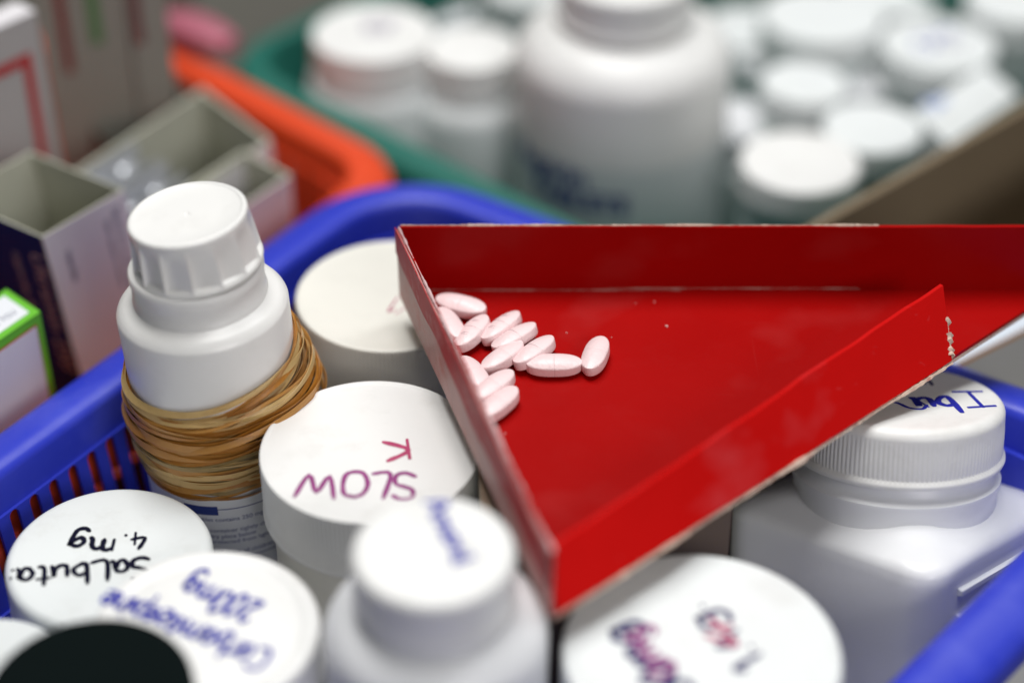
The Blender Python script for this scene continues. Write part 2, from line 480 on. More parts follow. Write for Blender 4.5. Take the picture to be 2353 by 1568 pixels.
def basket(corners, r, rz, base_z, rimw, m, label, slots=True, slope=0.12, pitch=0.89, name='plastic_basket', slot_h=3.3, bar_w=0.47):
    c = sum((Vector(q).to_2d() for q in corners), Vector((0, 0))) / 4
    root = thing(name, (c.x, c.y, base_z), label, 'basket', 'plastic baskets on the counter')
    off = Vector((c.x, c.y, base_z))
    path, sides = rounded([Vector(q).to_2d() - c for q in corners], r)
    path = densify(path)
    R = rz - base_z
    W = rimw
    # rolled rim: outer skirt, sloping shoulder, raised bead, inner lip
    prof = [(0.0, R - 1.5), (-0.05, R - 0.75), (0.12, R - 0.38), (0.55, R - 0.16), (W * .55, R - 0.02), (W * .72, R + 0.05), (W * .86, R + 0.02),
            (W - .06, R - 0.10), (W, R - 0.32), (W + .12, R - 1.5), (W - .1, R - 1.5), (W - .2, R - .5), (W * .5, R - .28), (0.3, R - .55), (0.2, R - 1.5)]
    V, F = sweep(path, prof)
    mesh_obj('rim', V, F, m, root, True, angle=50)
    o1 = W + .12; zt = R - 1.45; zb = zt - slot_h
    o2 = o1 + slope * slot_h
    if slots:
        # solid corner panels, then a lower wall below the slots
        obj_bars = None
        bar_count = 0
        hw = pitch / 2 + 0.002; bw = bar_w / 2
        for si, (s, e) in enumerate(sides):
            d = (e - s); L = d.length; d.normalize()
            nrm = Vector((d.y, -d.x))
            k = int(L / pitch); x0 = (L - k * pitch) / 2
            if obj_bars is None:
                pr = []
                fl = 0.17
                rr = hw - bw
                left = [(-hw, 0)] + [(-bw - rr * (1 - math.sin(math.radians(a))), -rr * (1 - math.cos(math.radians(a))) - 0.02) for a in (0, 30, 60, 90)]
                H = slot_h
                top = left
                bot = [(x, -H - y) for x, y in reversed(left)]
                lft = top + bot
                rgt = [(-x, y) for x, y in reversed(lft)]
                outl = lft + rgt
                V = []; n2 = len(outl)
                for th in (0, .12):
                    for x, y in outl: V.append((x, th - y * slope * 1.0 * -1 * -1 if False else th + (-y) * slope, y))
                F = [tuple(range(n2)), tuple(range(n2, 2 * n2))] + [(i, (i + 1) % n2, n2 + (i + 1) % n2, n2 + i) for i in range(n2)]
                obj_bars = mesh_obj('lattice_bar', V, F, m, root, False)
                first = obj_bars
            for j in range(k):
                o = first if bar_count == 0 else first.copy()
                if bar_count: COL.objects.link(o)
                o.parent = root
                p = s + d * (x0 + pitch * (j + .5)) - nrm * o1
                o.location = Vector((p.x, p.y, zt)) * S
                # local +y must point inward
                o.rotation_euler = (0, 0, math.atan2(-nrm.y, -nrm.x) - PI / 2)
                bar_count += 1
        # corner panels
        m4 = len(corners)
        per = 11
        base_path, _ = rounded([Vector(q).to_2d() - c for q in corners], r)
        for ci in range(m4):
            seg = base_path[ci * per:(ci + 1) * per]
            V, F = [], []
            dprev = (seg[0][0], seg[0][1])
            ext0 = (seg[0][0] - (seg[1][0] - seg[0][0]).normalized() * 0.5, seg[0][1])
            ext1 = (seg[-1][0] + (seg[-1][0] - seg[-2][0]).normalized() * 0.5, seg[-1][1])
            seg2 = [ext0] + seg + [ext1]
            for p, nn in seg2:
                for o, z in ((o1, zt), (o1 + .22, zt), (o2 + .22, zb), (o2, zb)):
                    q = p - nn * o; V.append((q.x, q.y, z))
            for i in range(len(seg2) - 1):
                for j in range(4):
                    F.append((i * 4 + j, i * 4 + (j + 1) % 4, (i + 1) * 4 + (j + 1) % 4, (i + 1) * 4 + j))
            F += [(0, 1, 2, 3), tuple(len(V) - 4 + j for j in range(4))]
            mesh_obj('corner_panel', V, F, m, root, True, angle=50)
    else:
        zb = zt; o2 = o1
    ob = o2 + slope * zb
    prof = [(o2, zb), (o2 + .24, zb), (ob + .24, 0.35), (ob + .24, 0.0), (ob, 0.0)]
    V, F = sweep(path, prof)
    mesh_obj('lower_wall', V, F, m, root, True, angle=50)
    V, F = [], []
    for z in (0.02, 0.33):
        for p, nn in path:
            q = p - nn * (ob + .1); V.append((q.x, q.y, z))
    n = len(path)
    F = [tuple(range(n)), tuple(range(n, 2 * n))]
    mesh_obj('bottom', V, F, m, root, False)
    return root


basket([(-26.0, 37.1), (0.2, 23.6), (22.9, 48.9), (-5.2, 67.3)], 5.0, 11.0, 0.2, 2.0, M['blue'],
       'blue plastic basket with slotted sides holding white medicine jars in the foreground')
oc = [Vector((-34.0, 48.0)), Vector((-22.5, 43.6)), Vector((-3.6, 68.6)), Vector((-20.5, 84.6))]
basket([(-39.0, 58.5), (-19.9, 41.0), (-3.9, 69.6), (-20.3, 85.0)], 4.4, 9.0, 0.2, 1.9, M['orange'],
       'orange plastic basket full of open medicine cartons behind the blue basket', pitch=1.1, bar_w=.8)
basket([(-14.8, 80.4), (8.3, 59.5), (31.4, 81.0), (7.7, 103.6)], 4.2, 8.0, 0.2, 1.45, M['teal'],
       'teal green plastic basket crowded with white medicine bottles at the back', pitch=1.1, bar_w=.8)
def pink_bar():
    p0 = at(372, 22, 10.2); p1 = at(528, 84, 10.2)
    d = (p1 - p0).normalized(); n = Vector((-d.y, d.x, 0)); L = (p1 - p0).length
    root = thing('plastic_bar', (p0.x, p0.y, 9.1), 'pink plastic bar with rounded edges lying across the back corner of the orange basket', 'plastic bar')
    V, F = [], []
    K = 16; m = 14
    for i in range(m + 1):
        t = i / m; e = min(1.0, math.sin(PI * min(max(t, .0), 1)) ** .25 + .0) if 0 < t < 1 else .55
        for k in range(K):
            a_ = 2 * PI * k / K
            x = abs(math.cos(a_)) ** .6 * (1 if math.cos(a_) >= 0 else -1) * .95 * e
            z = abs(math.sin(a_)) ** .6 * (1 if math.sin(a_) >= 0 else -1) * .62 * e + .62
            q = d * (L * t) + n * x
            V.append((q.x, q.y, z))
    for i in range(m):
        for k in range(K):
            F.append((i * K + k, i * K + (k + 1) % K, (i + 1) * K + (k + 1) % K, (i + 1) * K + k))
    F += [tuple(range(K)), tuple(range(m * K, (m + 1) * K))]
    mesh_obj('bar_body', V, F, M['pink'], root, True)


pink_bar()


# ------------------------------------------------------------------ jars and bottles
def lid_profile(R, h, top='flat', edge=0.12, rings=True):
    """outside of a screw lid, z=0 is its top; listed from bottom edge to top centre, with rib weights"""
    p = [(R - .16, -h + .02, 0), (R - .02, -h, 0), (R, -h + .06, 0), (R, -h + .18, 0), (R - .02, -h + .22, 1),
         (R - .03, -h * .5, 1), (R - .04, -edge - .12, 1)]
    for x, z in arc(R - .04 - edge, -edge, edge, 0, 90, 6):
        p.append((x, z, 1 if z < -edge * .35 else 0))
    r = R - .04 - edge
    if top == 'bead':      # thin bead, then a very shallow recess
        p += [(r - .05, 0.0, 0), (r - .09, -.035, 0), (r - .14, -.045, 0), (r - .6, -.045, 0), (r * .5, -.045, 0), (.2, -.045, 0)]
    elif top == 'ring':    # sunk circle inside a wide flat border
        p += [(R * .86, 0, 0), (R * .84, -.03, 0), (R * .80, -.06, 0), (R * .76, -.03, 0), (R * .74, -.02, 0), (R * .4, -.02, 0), (.2, -.02, 0)]
    elif top == 'dish':
        p += [(R * .8, .0, 0), (R * .6, -.004, 0), (R * .3, -.006, 0), (.2, -.006, 0)]
    else:
        p += [(R * .8, 0, 0), (R * .4, 0, 0), (.2, 0, 0)]
    return p


def jar(pos, R, h, label, lm, bm_, top='flat', edge=.12, ribs=None, body=None, bodyR=None, name='medicine_jar', cat='jar', tilt=(0, 0),
        group='white medicine jars and bottles', n=96, base=0.6):
    """pos = centre of the lid's top face"""
    x, y, z = pos
    root = thing(name, (x, y, base), label, cat, group)
    root.rotation_euler = (math.radians(tilt[0]), math.radians(tilt[1]), 0)
    H = z - base
    V, F = lathe([(a, b + H, c) for a, b, c in lid_profile(R, h, top, edge)], n, ribs)
    lid = mesh_obj('lid', V, F, lm, root, True, angle=35 if not ribs else 60)
    bR = bodyR or R - .22
    if body is None:   # straight jar
        prof = [(bR - .4, 0), (bR - .1, 0.05), (bR, 0.3), (bR, H - h - .12), (bR - .05, H - h - .02), (R - .35, H - h + .03), (R - .4, H - .3)]
    else:              # bottle: list of (r, drop below the lid's lower edge)
        prof = [(bR - .5, 0), (bR - .12, 0.05), (bR, .4)] + [(r, H - h - d) for r, d in body]
    V, F = lathe(prof, 96)
    mesh_obj('body', V, F, bm_, root, True, angle=60)
    return root, lid, Vector((x, y, base))


G = 'white medicine jars and bottles'
# purple-marked jar in the centre
p = at(850, 1030, 12.6); zs = 12.6 - .045
r_, lid, rel = jar(p, 3.52, 2.3, 'large white jar with purple capital letters on its lid, touching the left tray wall', M['white'], M['ivory'],
                   'bead', .05, (150, .045, 'fine'), bodyR=3.22, n=600)
wz = zs + .002
write('SLOW', at(962, 1092, wz), at(686, 1082, wz), 1.2, .16, M['ink_purple'], lid, rel=rel)
write('K', at(946, 1008, wz), at(876, 1016, wz), 1.0, .18, M['ink_red'], lid, rel=rel)
write('-', at(1088, 1020, wz), at(1072, 1021, wz), .5, .05, M['ink_faint'], lid, name='pen_mark', rel=rel)
# back jar with ribbed ivory sides
p = at(900, 674, 12.35)
r_, lid, rel = jar(p, 3.46, 2.5, 'large white jar with beige ribbed lid sides, partly under the far tray corner', M['ivory'], M['ivory'],
                   'bead', .16, (150, .07, 'fine'), bodyR=3.15, n=600)
wz = 12.35 - .043
write('x/1', at(985, 700, wz), at(905, 682, wz), .9, .06, M['ink_red'], lid, rel=rel)
write('f', at(968, 682, wz), at(930, 690, wz), .7, .05, M['ink_navy'], lid, name='pen_mark', rel=rel)
# left lid "Salbuta. 4 mg"
p = at(250, 1272, 10.2)
r_, lid, rel = jar(p, 3.27, 1.7, 'white jar with black handwriting on its lid, nearest the slotted basket wall', M['white_cool'], M['white_cool'],
                   'dish', .28, bodyR=3.0, n=128)
wz = 10.2 + .001
write('SaLbuta:', at(350, 1276, wz), at(14, 1312, wz), .90, .165, M['ink_black'], lid, rel=rel)
write('4.', at(338, 1220, wz), at(280, 1226, wz), .80, .15, M['ink_black'], lid, rel=rel)
write('mg', at(270, 1234, wz), at(163, 1228, wz), .85, .17, M['ink_black'], lid, rel=rel)
# blue-marked jar (bottom left)
zc = 12.1
p = at(470, 1441, zc)
r_, lid, rel = jar(p, 3.34, 1.9, 'white jar with blue handwriting on a lid with a sunken ring, bottom left', M['white'], M['white'],
                   'ring', .2, bodyR=3.15, n=128)
wz = zc + .002
write('Carbamazepine', at(632, 1498, wz), at(252, 1352, wz), .9, .135, M['ink_blue'], lid, rel=rel)
write('200mg', at(606, 1386, wz), at(436, 1322, wz), .95, .13, M['ink_blue'], lid, rel=rel)
write('-', at(375, 1492, wz), at(345, 1482, wz), .5, .12, M['ink_red'], lid, name='pen_mark', rel=rel)
# small-capped bottle
zc = 16.0
p = at(995, 1258, zc)
r_, lid, rel = jar(p, 2.28, 1.75, 'white bottle with small smooth cap and blurred blue writing, touching the tray tip', M['white'], M['milky'],
                   'flat', .25, name='medicine_bottle', cat='bottle', bodyR=3.15, n=128,
                   body=[(3.15, 1.35), (3.05, 1.0), (2.8, .68), (2.4, .45), (2.15, .34), (2.08, .22), (2.08, .05), (2.0, -.3)])
wz = zc + .002
write('Amoxil', at(972, 1152, wz), at(1052, 1300, wz), .58, .16, M['ink_blue'], lid, rel=rel)
write('-', at(1046, 1262, wz), at(1082, 1272, wz), .5, .07, M['ink_faint'], lid, name='pen_mark', rel=rel)
# bottom centre jar
zc = 12.3
p = at(1612, 1490, zc)
r_, lid, rel = jar(p, 3.98, 2.2, 'large white jar with black and crimson scribbles on its lid, below the tray tip', M['white_cool'], M['white'],
                   'flat', .16, bodyR=3.7, n=128)
wz = zc + .002
write('1250mg', at(1668, 1640, wz), at(1432, 1428, wz), 1.0, .22, M['ink_navy'], lid, rel=rel)
write('0mg', at(1560, 1535, wz + .01), at(1462, 1440, wz + .01), .85, .17, M['ink_purple'], lid, rel=rel)
write('1.4g.', at(1765, 1512, wz), at(1606, 1380, wz), .95, .18, M['ink_navy'], lid, rel=rel)
write('4', at(1728, 1478, wz + .01), at(1648, 1402, wz + .01), .9, .18, M['ink_red'], lid, rel=rel)
# black lid
zc = 13.2
p = at(203, 1588, zc)
jar(p, 2.86, .95, 'jar with a plain black lid, cut off by the bottom left corner', M['black'], M['white'], 'dish', .15, bodyR=1.6, n=96)
p = at(-45, 1560, 10.5)
jar(p, 2.6, 1.5, 'white lidded jar showing only a sliver behind the black lid at the left edge', M['white_cool'], M['white'], 'flat', .2, bodyR=2.0)


# square bottle at the right
def square_bottle():
    # it leans back against the basket wall
    lean = math.radians(-19.0)
    T = at(2068, 908, 12.1)
    axis = Vector((0, -math.sin(lean), math.cos(lean)))
    H = 11.2
    base = T - axis * H
    root = thing('square_bottle', base, 'square-shouldered white bottle with blue handwriting on its cap, below the tray', 'bottle', G)
    root.rotation_euler = (lean, 0, 0)
    rot = Matrix.Rotation(lean, 3, 'X')
    inv = rot.transposed()

    def on_lid(u, v, lift=.002):
        rr = ray(u, v)
        o = Vector((0, 0, CAMH)); P0 = T + axis * lift
        t = (P0 - o).dot(axis) / rr.dot(axis)
        return inv @ (o + rr * t - base)
    R = 3.46
    prof = [(R - .3, -2.0, 0), (R + .03, -1.98, 0), (R + .06, -1.9, 0), (R + .05, -1.8, 0), (R - .05, -1.72, 0), (R - .03, -1.66, .8), (R - .03, -1.0, 1), (R - .05, -.55, .8)]
    for x, z in arc(R - .05 - .38, -.38, .38, 0, 90, 8): prof.append((x, z, 0))
    prof += [(2.4, .0, 0), (1.2, .0, 0), (.2, 0, 0)]
    V, F = lathe([(a, b + H, k) for a, b, k in prof], 560, (140, .03, 'fine'))
    lid = mesh_obj('lid', V, F, M['white'], root, True, angle=60)
    write('I', on_lid(2262, 900), on_lid(2188, 904), 1.5, .23, M['ink_blue'], lid)
    write('bu', on_lid(2186, 912), on_lid(2090, 914), 1.5, .23, M['ink_blue'], lid)
    write('n', on_lid(2104, 912), on_lid(2044, 922), 1.5, .14, M['ink_blue'], lid)
    write('4oo', on_lid(2122, 868), on_lid(2040, 890), .7, .14, M['ink_navy'], lid)
    # neck rings and body lofted from round neck to rounded square shoulders
    V, F = lathe([(R - .12, H - 4.6), (R - .10, H - 3.0), (R - .02, H - 2.75), (R - .02, H - 2.6), (R - .2, H - 2.5), (R - .3, H - 2.35), (R - .4, H - 1.9)], 128)
    mesh_obj('neck', V, F, M['milky'], root, True, angle=60)
    half = 4.15
    th0 = math.atan2(-4.9, 0.1)
    n = 128

    def sq(half, rc, z, blend):
        out = []
        for i in range(n):
            a = 2 * PI * i / n
            # rounded-square radius in direction a, corner directions at th0 + k*90
            b = (a - th0 + PI / 4) % (PI / 2)
            b = b if b < PI / 4 else PI / 2 - b   # 0..45deg from face normal
            hi = half - rc
            # ray/rounded square intersection
            tx = half; ty = half * math.tan(b)
            if ty <= hi: rad = half / math.cos(b)
            else:
                cx_, cy_ = hi, hi
                ux, uy = math.cos(b), math.sin(b)
                B_ = ux * cx_ + uy * cy_
                rad = B_ + math.sqrt(max(0, B_ * B_ - (cx_ * cx_ + cy_ * cy_) + rc * rc))
            rr = rad * blend + (R - .3) * (1 - blend)
            out.append((rr * math.cos(a), rr * math.sin(a), z))
        return out
    HZ = H - 2.3
    rings = [sq(half - .5, .9, 0, 1), sq(half - .1, 1.1, .1, 1), sq(half, 1.1, .5, 1), sq(half, 1.1, H - 4.5, 1), sq(half, 1.1, H - 4.15, 1),
             sq(half - .05, 1.1, H - 3.98, 1), sq(half - .18, 1.1, H - 3.84, 1), sq(half - .38, 1.05, H - 3.72, 1), sq(half - .8, 1.0, H - 3.55, 1), sq(half - 1.3, .9, H - 3.3, 1),
             sq(half - 1.8, .8, H - 3.05, 1), sq(half - 2.3, .7, H - 2.75, 1)]
    V = [v for r in rings for v in r]
    F = []
    for j in range(len(rings) - 1):
        for i in range(n):
            F.append((j * n + i, j * n + (i + 1) % n, (j + 1) * n + (i + 1) % n, (j + 1) * n + i))
    F += [tuple(range(n)), tuple(range((len(rings) - 1) * n, len(rings) * n))]
    mesh_obj('body', V, F, M['milky'], root, True, angle=60)
    # raised rib beside the near right face (the grip panel)
    for sgn, face in ((1, 'r'),):
        fn = th0 + PI / 4
        nx, ny = math.cos(fn), math.sin(fn); tx, ty = -math.sin(fn), math.cos(fn)
        for z0, z1, dep in ((H - 5.0, H - 4.75, .16), (H - 5.9, H - 5.65, .16)):
            V = []
            for x in (-2.6, 2.6):
                for o, z in ((half - .02, z0), (half + dep, z0 + .05), (half + dep, z1 - .05), (half - .02, z1)):
                    V.append((nx * o + tx * x, ny * o + ty * x, z))
            F = [(0, 1, 2, 3), (4, 5, 6, 7)] + [(i, (i + 1) % 4, 4 + (i + 1) % 4, 4 + i) for i in range(4)]
            mesh_obj('grip_rib', V, F, M['milky'], root, True)


square_bottle()


# bottle wound with rubber bands
def band_bottle():
    root_xy = Vector((-9.27, 50.3)); base = 0.6
    root = thing('medicine_bottle', (root_xy.x, root_xy.y, base), 'tall white bottle with fluted screw cap, wound with many rubber bands', 'bottle', G)
    topz = 19.1; H = topz - base
    # the bottle leans slightly to the left
    lean = math.radians(-2.5)
    root.rotation_euler = (0, lean, 0)
    piv = Vector((math.tan(-lean) * -0, 0, 0))
    R = 2.76
    sh = H - 3.35
    prof = [(R - .5, 0), (R - .1, .05), (R, .4), (R, sh - 2), (R, sh - .16)]
    prof += [(R - .04, sh - .06), (R - .1, sh)]
    prof += [(2.62, sh + .07), (2.45, sh + .16), (2.3, sh + .25), (2.2, sh + .31), (2.16, sh + .33), (2.16, sh + .40), (2.12, sh + .43), (2.11, sh + 1.0), (2.08, sh + 1.2), (1.9, sh + 1.5)]
    V, F = lathe(prof, 128)
    mesh_obj('body', V, F, M['white_gloss'], root, True, angle=60)
    V, F = lathe([(1.9, sh + 1.12), (2.10, sh + 1.13), (2.15, sh + 1.18), (2.15, sh + 1.42), (2.10, sh + 1.48), (1.9, sh + 1.5)], 128)
    mesh_obj('tamper_ring', V, F, M['white_gloss'], root, True, angle=40)
    # fluted cap, screwed on a little askew
    h = 1.85
    prof = [(1.8, -h, 0), (2.03, -h, 0), (2.07, -h + .04, 0), (2.06, -h + .12, 0), (2.05, -h + .17, .15), (2.04, -h + .24, .9), (2.0, -1.2, 1), (1.95, -.75, .8), (1.92, -.5, .5), (1.90, -.34, .12), (1.89, -.26, 0)]
    for x, z in arc(1.885 - .10, -.10, .10, 0, 90, 5): prof.append((x, z, 0))
    prof += [(1.75, .0, 0), (1.71, -.03, 0), (1.66, -.05, 0), (1.0, -.05, 0), (.12, -.05, 0), (.08, -.09, 0), (.02, -.10, 0)]
    V, F = lathe(prof, 448, (14, .19, 'saw'))
    capo = mesh_obj('screw_cap', V, F, M['white_gloss'], root, True, loc=(0, 0, H), angle=32)
    capo.rotation_euler = (math.radians(-1.5), math.radians(-3.5), 0.3)
    # printed paper label wrapped round the lower body
    z0, z1 = .8, sh - 2.6
    V, F = [], []
    n = 60
    for i in range(n + 1):
        a = math.radians(-200 + 200 * i / n)
        for z in (z0, z1): V.append(((R + .012) * math.cos(a), (R + .012) * math.sin(a), z))
    for i in range(n): F.append((2 * i, 2 * i + 2, 2 * i + 3, 2 * i + 1))
    lab = mesh_obj('label', V, F, M['label'], root, True)
    RR = R + .02
    zz = 9.25 - base     # height of the printed box's upper edge

    def mp(x, y):
        a = math.radians(-82) + x / RR
        return (RR * math.cos(a), RR * math.sin(a), zz + y)
    for i, (t, y) in enumerate((('Each tablet contains 250 mg', -.50), ('Keep the container tightly closed.', -.98), ('Store in a dry place below', -1.24), ('25 C, protected from light.', -1.48), ('Keep out of reach of children.', -1.95))):
        s = .245
        Vt, Ft = font_mesh(t, s)
        mx = max(v[0] for v in Vt)
        endx = (1.05, 1.55, .72, 1.22, 1.3)[i]
        mesh_obj('print', [mp(x - mx + endx, y2 * .95 + y) for x, y2, _ in Vt], Ft, M['label_ink'], lab, False)

    def bar(x0, x1, y0, y1, m=M['label_ink'], nm='print_line'):
        V, F = [], []
        k = 12
        for i in range(k + 1):
            x = x0 + (x1 - x0) * i / k
            V += [mp(x, y0), mp(x, y1)]
        for i in range(k): F.append((2 * i, 2 * i + 2, 2 * i + 3, 2 * i + 1))
        mesh_obj(nm, V, F, m, lab, True)
    bar(-2.2, 1.86, 0, .035); bar(1.825, 1.86, -2.15, -.005); bar(-2.2, 1.82, -2.15, -2.115)
    bar(-1.6, -.42, -.22, .16, nm='print_block')
    # bold lettering glimpsed through the bands
    Vt, Ft = font_mesh('Tabs 250', .8)
    mesh_obj('print', [mp(x - 2.0, y2 + 1.25) for x, y2, _ in Vt], Ft, M['label_ink'], lab, False)
    # ---- the bands, each a loose loop of its own
    rnd = random.Random(21)
    N = 190
    NB = 84
    Rl = Matrix.Rotation(lean, 3, 'Y')
    zt0 = sh - 2.15; zb0 = sh - 5.75
    slots = []
    for k in range(NB):
        f = (k + .5) / NB
        slots.append(f)
    for k in range(NB):
        f = slots[k] + rnd.uniform(-.05, .05)
        f = min(max(f, 0), 1)
        zc = zt0 + (zb0 - zt0) * f
        bulge = .30 * math.sin(PI * min(1, max(0, f * .86 + .12))) ** 1.2
        layer = rnd.random() * bulge
        tilt = .30 * (1 - f) + rnd.gauss(0, .14)      # rises towards the back
        tdir = math.radians(52 + rnd.gauss(0, 22))
        if rnd.random() < .12: tilt += rnd.uniform(-.28, .35)
        wid = rnd.uniform(.13, .30); th = rnd.uniform(.015, .028)
        ph = [rnd.uniform(0, 2 * PI) for _ in range(6)]
        am = [rnd.gauss(0, .06), rnd.gauss(0, .05), rnd.gauss(0, .04)]
        tw0 = rnd.uniform(-.5, .5)
        twist_at = rnd.uniform(0, 2 * PI); twn = rnd.choice([0, 0, 1])
        V, F = [], []
        K = 6
        for i in range(N):
            a = 2 * PI * i / N
            z = zc + tilt * math.cos(a - tdir) * 1.5 + am[0] * math.sin(2 * a + ph[0]) + am[1] * math.sin(3 * a + ph[1]) + am[2] * math.sin(5 * a + ph[2])
            rr = R + .05 + layer + .05 * math.sin(2 * a + ph[3]) + .03 * math.sin(5 * a + ph[4])
            # slack loops stand off on the right-hand side
            slack = max(0, math.cos(a - math.radians(0))) ** 3
            rr += slack * (.05 + 1.5 * layer)
            rr = max(rr, R + .04)
            tw = tw0 + .45 * math.sin(a * 2 + ph[5]) + twn * PI / (1 + math.exp(-8 * (((a - twist_at + PI) % (2 * PI)) - PI)))
            if twn: tw = tw0 + .45 * math.sin(a * 2 + ph[5]) + .9 * math.exp(-((((a - twist_at + PI) % (2 * PI)) - PI) / .25) ** 2)
            er = Vector((math.cos(a), math.sin(a), 0)); ez = Vector((0, 0, 1))
            u1 = ez * math.cos(tw) + er * math.sin(tw); u2 = er * math.cos(tw) - ez * math.sin(tw)
            c = er * rr + ez * z
            for q in range(K):
                b = 2 * PI * (q + .5) / K
                V.append(c + u1 * (wid * .5 * math.cos(b)) + u2 * (th * .5 * math.sin(b) * 1.1))
        for i in range(N):
            for q in range(K):
                i2 = (i + 1) % N
                F.append((i * K + q, i * K + (q + 1) % K, i2 * K + (q + 1) % K, i2 * K + q))
        zm = Vector((0, 0, zc))
        if f < .5: m = rnd.choice([RB[0], RB[1], RB[1], RB[2]])
        else: m = rnd.choice([RB[0], RB[3], RB[3], RB[2], RB[1]])  # lower bands mix in olive: own tones, plus lower shading put into the colour
        ctr = Rl @ zm
        o = mesh_obj('rubber_band', [v - zm for v in V], F, m, None, True,
                     loc=(root_xy.x + ctr.x, root_xy.y + ctr.y, base + ctr.z), angle=80)
        o.rotation_euler = (0, lean, 0)
        tag(o, 'tan rubber band wound round the tall fluted-cap bottle among many like it', 'rubber band', 'rubber bands wound round the bottle')


band_bottle()


# ------------------------------------------------------------------ bottles in the teal basket
def simple_bottle(u, v, z, R, h, label, bR, lm='white_cool', bmn='grey_body', shoulder=1.0, neck=.35, edge=.2, top='flat', name='medicine_bottle', cat='bottle'):
    p = at(u, v, z)
    s = shoulder
    nr = R - .2
    body = [(bR, neck + s), (bR - .04, neck + s * .75), (bR - (bR - nr) * .22, neck + s * .4), (bR - (bR - nr) * .5, neck + s * .18),
            (bR - (bR - nr) * .8, neck + s * .05), (nr, neck), (nr, .1), (nr - .1, -.3)]
    return jar(p, R, h, label, M[lm], M[bmn], top, edge, body=body, bodyR=bR, name=name, cat=cat, n=72)


# the big bottle
p = at(1438, -62, 14.9)
r_, lid, rel = simple_bottle(1438, -62, 14.9, 2.92, 1.95, 'biggest white bottle with broad domed shoulders and blurred blue print, rear centre', 4.75,
                             'white', 'white', shoulder=1.9, neck=.2, edge=.3)
bH = 14.9 - rel.z
V, F = lathe([(2.86, bH - 1.9), (2.98, bH - 1.88), (3.02, bH - 1.75), (2.98, bH - 1.62), (2.86, bH - 1.6)], 96)
mesh_obj('cap_ring', V, F, M['white'], r_, True, angle=60)


def mpb(a0, z0):
    def f(x, y):
        a = math.radians(a0) + x / 4.78
        return (4.78 * math.cos(a), 4.78 * math.sin(a), z0 + y)
    return f


V, F = [], []
for i in range(61):
    a = math.radians(-178 + 176 * i / 60)
    for z in (.8, bH - 7.0): V.append((4.762 * math.cos(a), 4.762 * math.sin(a), z))
for i in range(60): F.append((2 * i, 2 * i + 2, 2 * i + 3, 2 * i + 1))
lb = mesh_obj('label', V, F, mat('grey_white_paper_label', (0.62, 0.66, 0.66), .5, .02), r_, True)
printed('Aspirin', 1.45, mpb(-160, bH - 8.0), M['label_ink'], lb, bold=.05)
printed('TABLETS', 1.25, mpb(-146, bH - 9.15), M['label_ink'], lb, bold=.07)

r_, lid, rel = simple_bottle(857, 72, 10.4, 2.85, 1.6, 'white bottle with a grey-purple smudge on its wide cap, leftmost in the teal basket', 3.1, 'white', 'white_cool', .7, neck=.45)
write('mo', at(905, 40, 10.402), at(830, 52, 10.402), 1.1, .16, M['ink_faint'], lid, rel=rel)
write('eg', at(900, 62, 10.402), at(835, 68, 10.402), .8, .14, M['ink_faint'], lid, rel=rel)
r_, lid, rel = simple_bottle(1083, 108, 10.0, 2.15, 1.6, 'white bottle with small plain cap between the smudged cap and the biggest bottle', 2.6, 'white', 'white_cool', .9, neck=.45)
write('-', at(1125, 78, 10.002), at(1095, 84, 10.002), .4, .1, M['ink_faint'], lid, name='pen_mark', rel=rel)
simple_bottle(1838, 368, 8.4, 2.62, 1.3, 'short jar with the brightest plain white lid, right of the biggest bottle', 2.4, 'white', 'grey_body', .4, name='medicine_jar', cat='jar')
simple_bottle(2004, 290, 8.2, 2.25, 1.2, 'short white-lidded jar just behind and right of the brightest lid', 2.1, 'white_cool', 'grey_body', .4, name='medicine_jar', cat='jar')
r_, lid, rel = simple_bottle(1846, 186, 8.6, 1.98, 1.3, 'smallest white cap in the teal basket, standing above a green sliver of carton', 2.0, 'white_cool', 'grey_body', .8)
write('-', at(1870, 178, 8.602), at(1845, 182, 8.602), .4, .1, M['ink_faint'], lid, name='pen_mark', rel=rel)
simple_bottle(1888, 32, 8.2, 3.0, 1.4, 'wide plain white lid behind the smallest cap, near the top edge', 2.8, 'white_cool', 'grey_body', .4, name='medicine_jar', cat='jar')
r_, lid, rel = simple_bottle(2155, 98, 8.0, 2.78, 1.4, 'white lid with violet-blue scribbles near the top right', 2.6, 'white_cool', 'grey_body', .4, name='medicine_jar', cat='jar')
write('40', at(2165, 62, 8.002), at(2085, 100, 8.002), 1.1, .16, M['ink_blue'], lid, rel=rel)
write('mg', at(2215, 92, 8.002), at(2160, 108, 8.002), .8, .12, M['ink_faint'], lid, rel=rel)
simple_bottle(2335, -2, 8.4, 2.5, 1.4, 'white lid cut off by the top right corner', 2.4, 'white_cool', 'grey_body', .4, name='medicine_jar', cat='jar')
simple_bottle(1215, -40, 8.6, 2.3, 1.3, 'grey-white cap showing only its front edge behind the biggest bottle, at the top', 2.6, 'white_cool', 'grey_body', .8)
simple_bottle(2040, -25, 7.0, 2.6, 1.3, 'pale lid at the top edge between the wide plain lid and the scribbled lid', 2.5, 'white_cool', 'grey_body', .4, name='medicine_jar', cat='jar')
simple_bottle(1720, 60, 6.0, 2.4, 1.3, 'low pale lid in shade right behind the biggest bottle shoulder', 2.3, 'white_cool', 'grey_body', .5, name='medicine_jar', cat='jar')
simple_bottle(1690, 270, 6.6, 1.9, 1.2, 'pale jar half hidden by the biggest bottle, left of the brightest lid', 2.2, 'milky', 'grey_body', .5, name='medicine_jar', cat='jar')


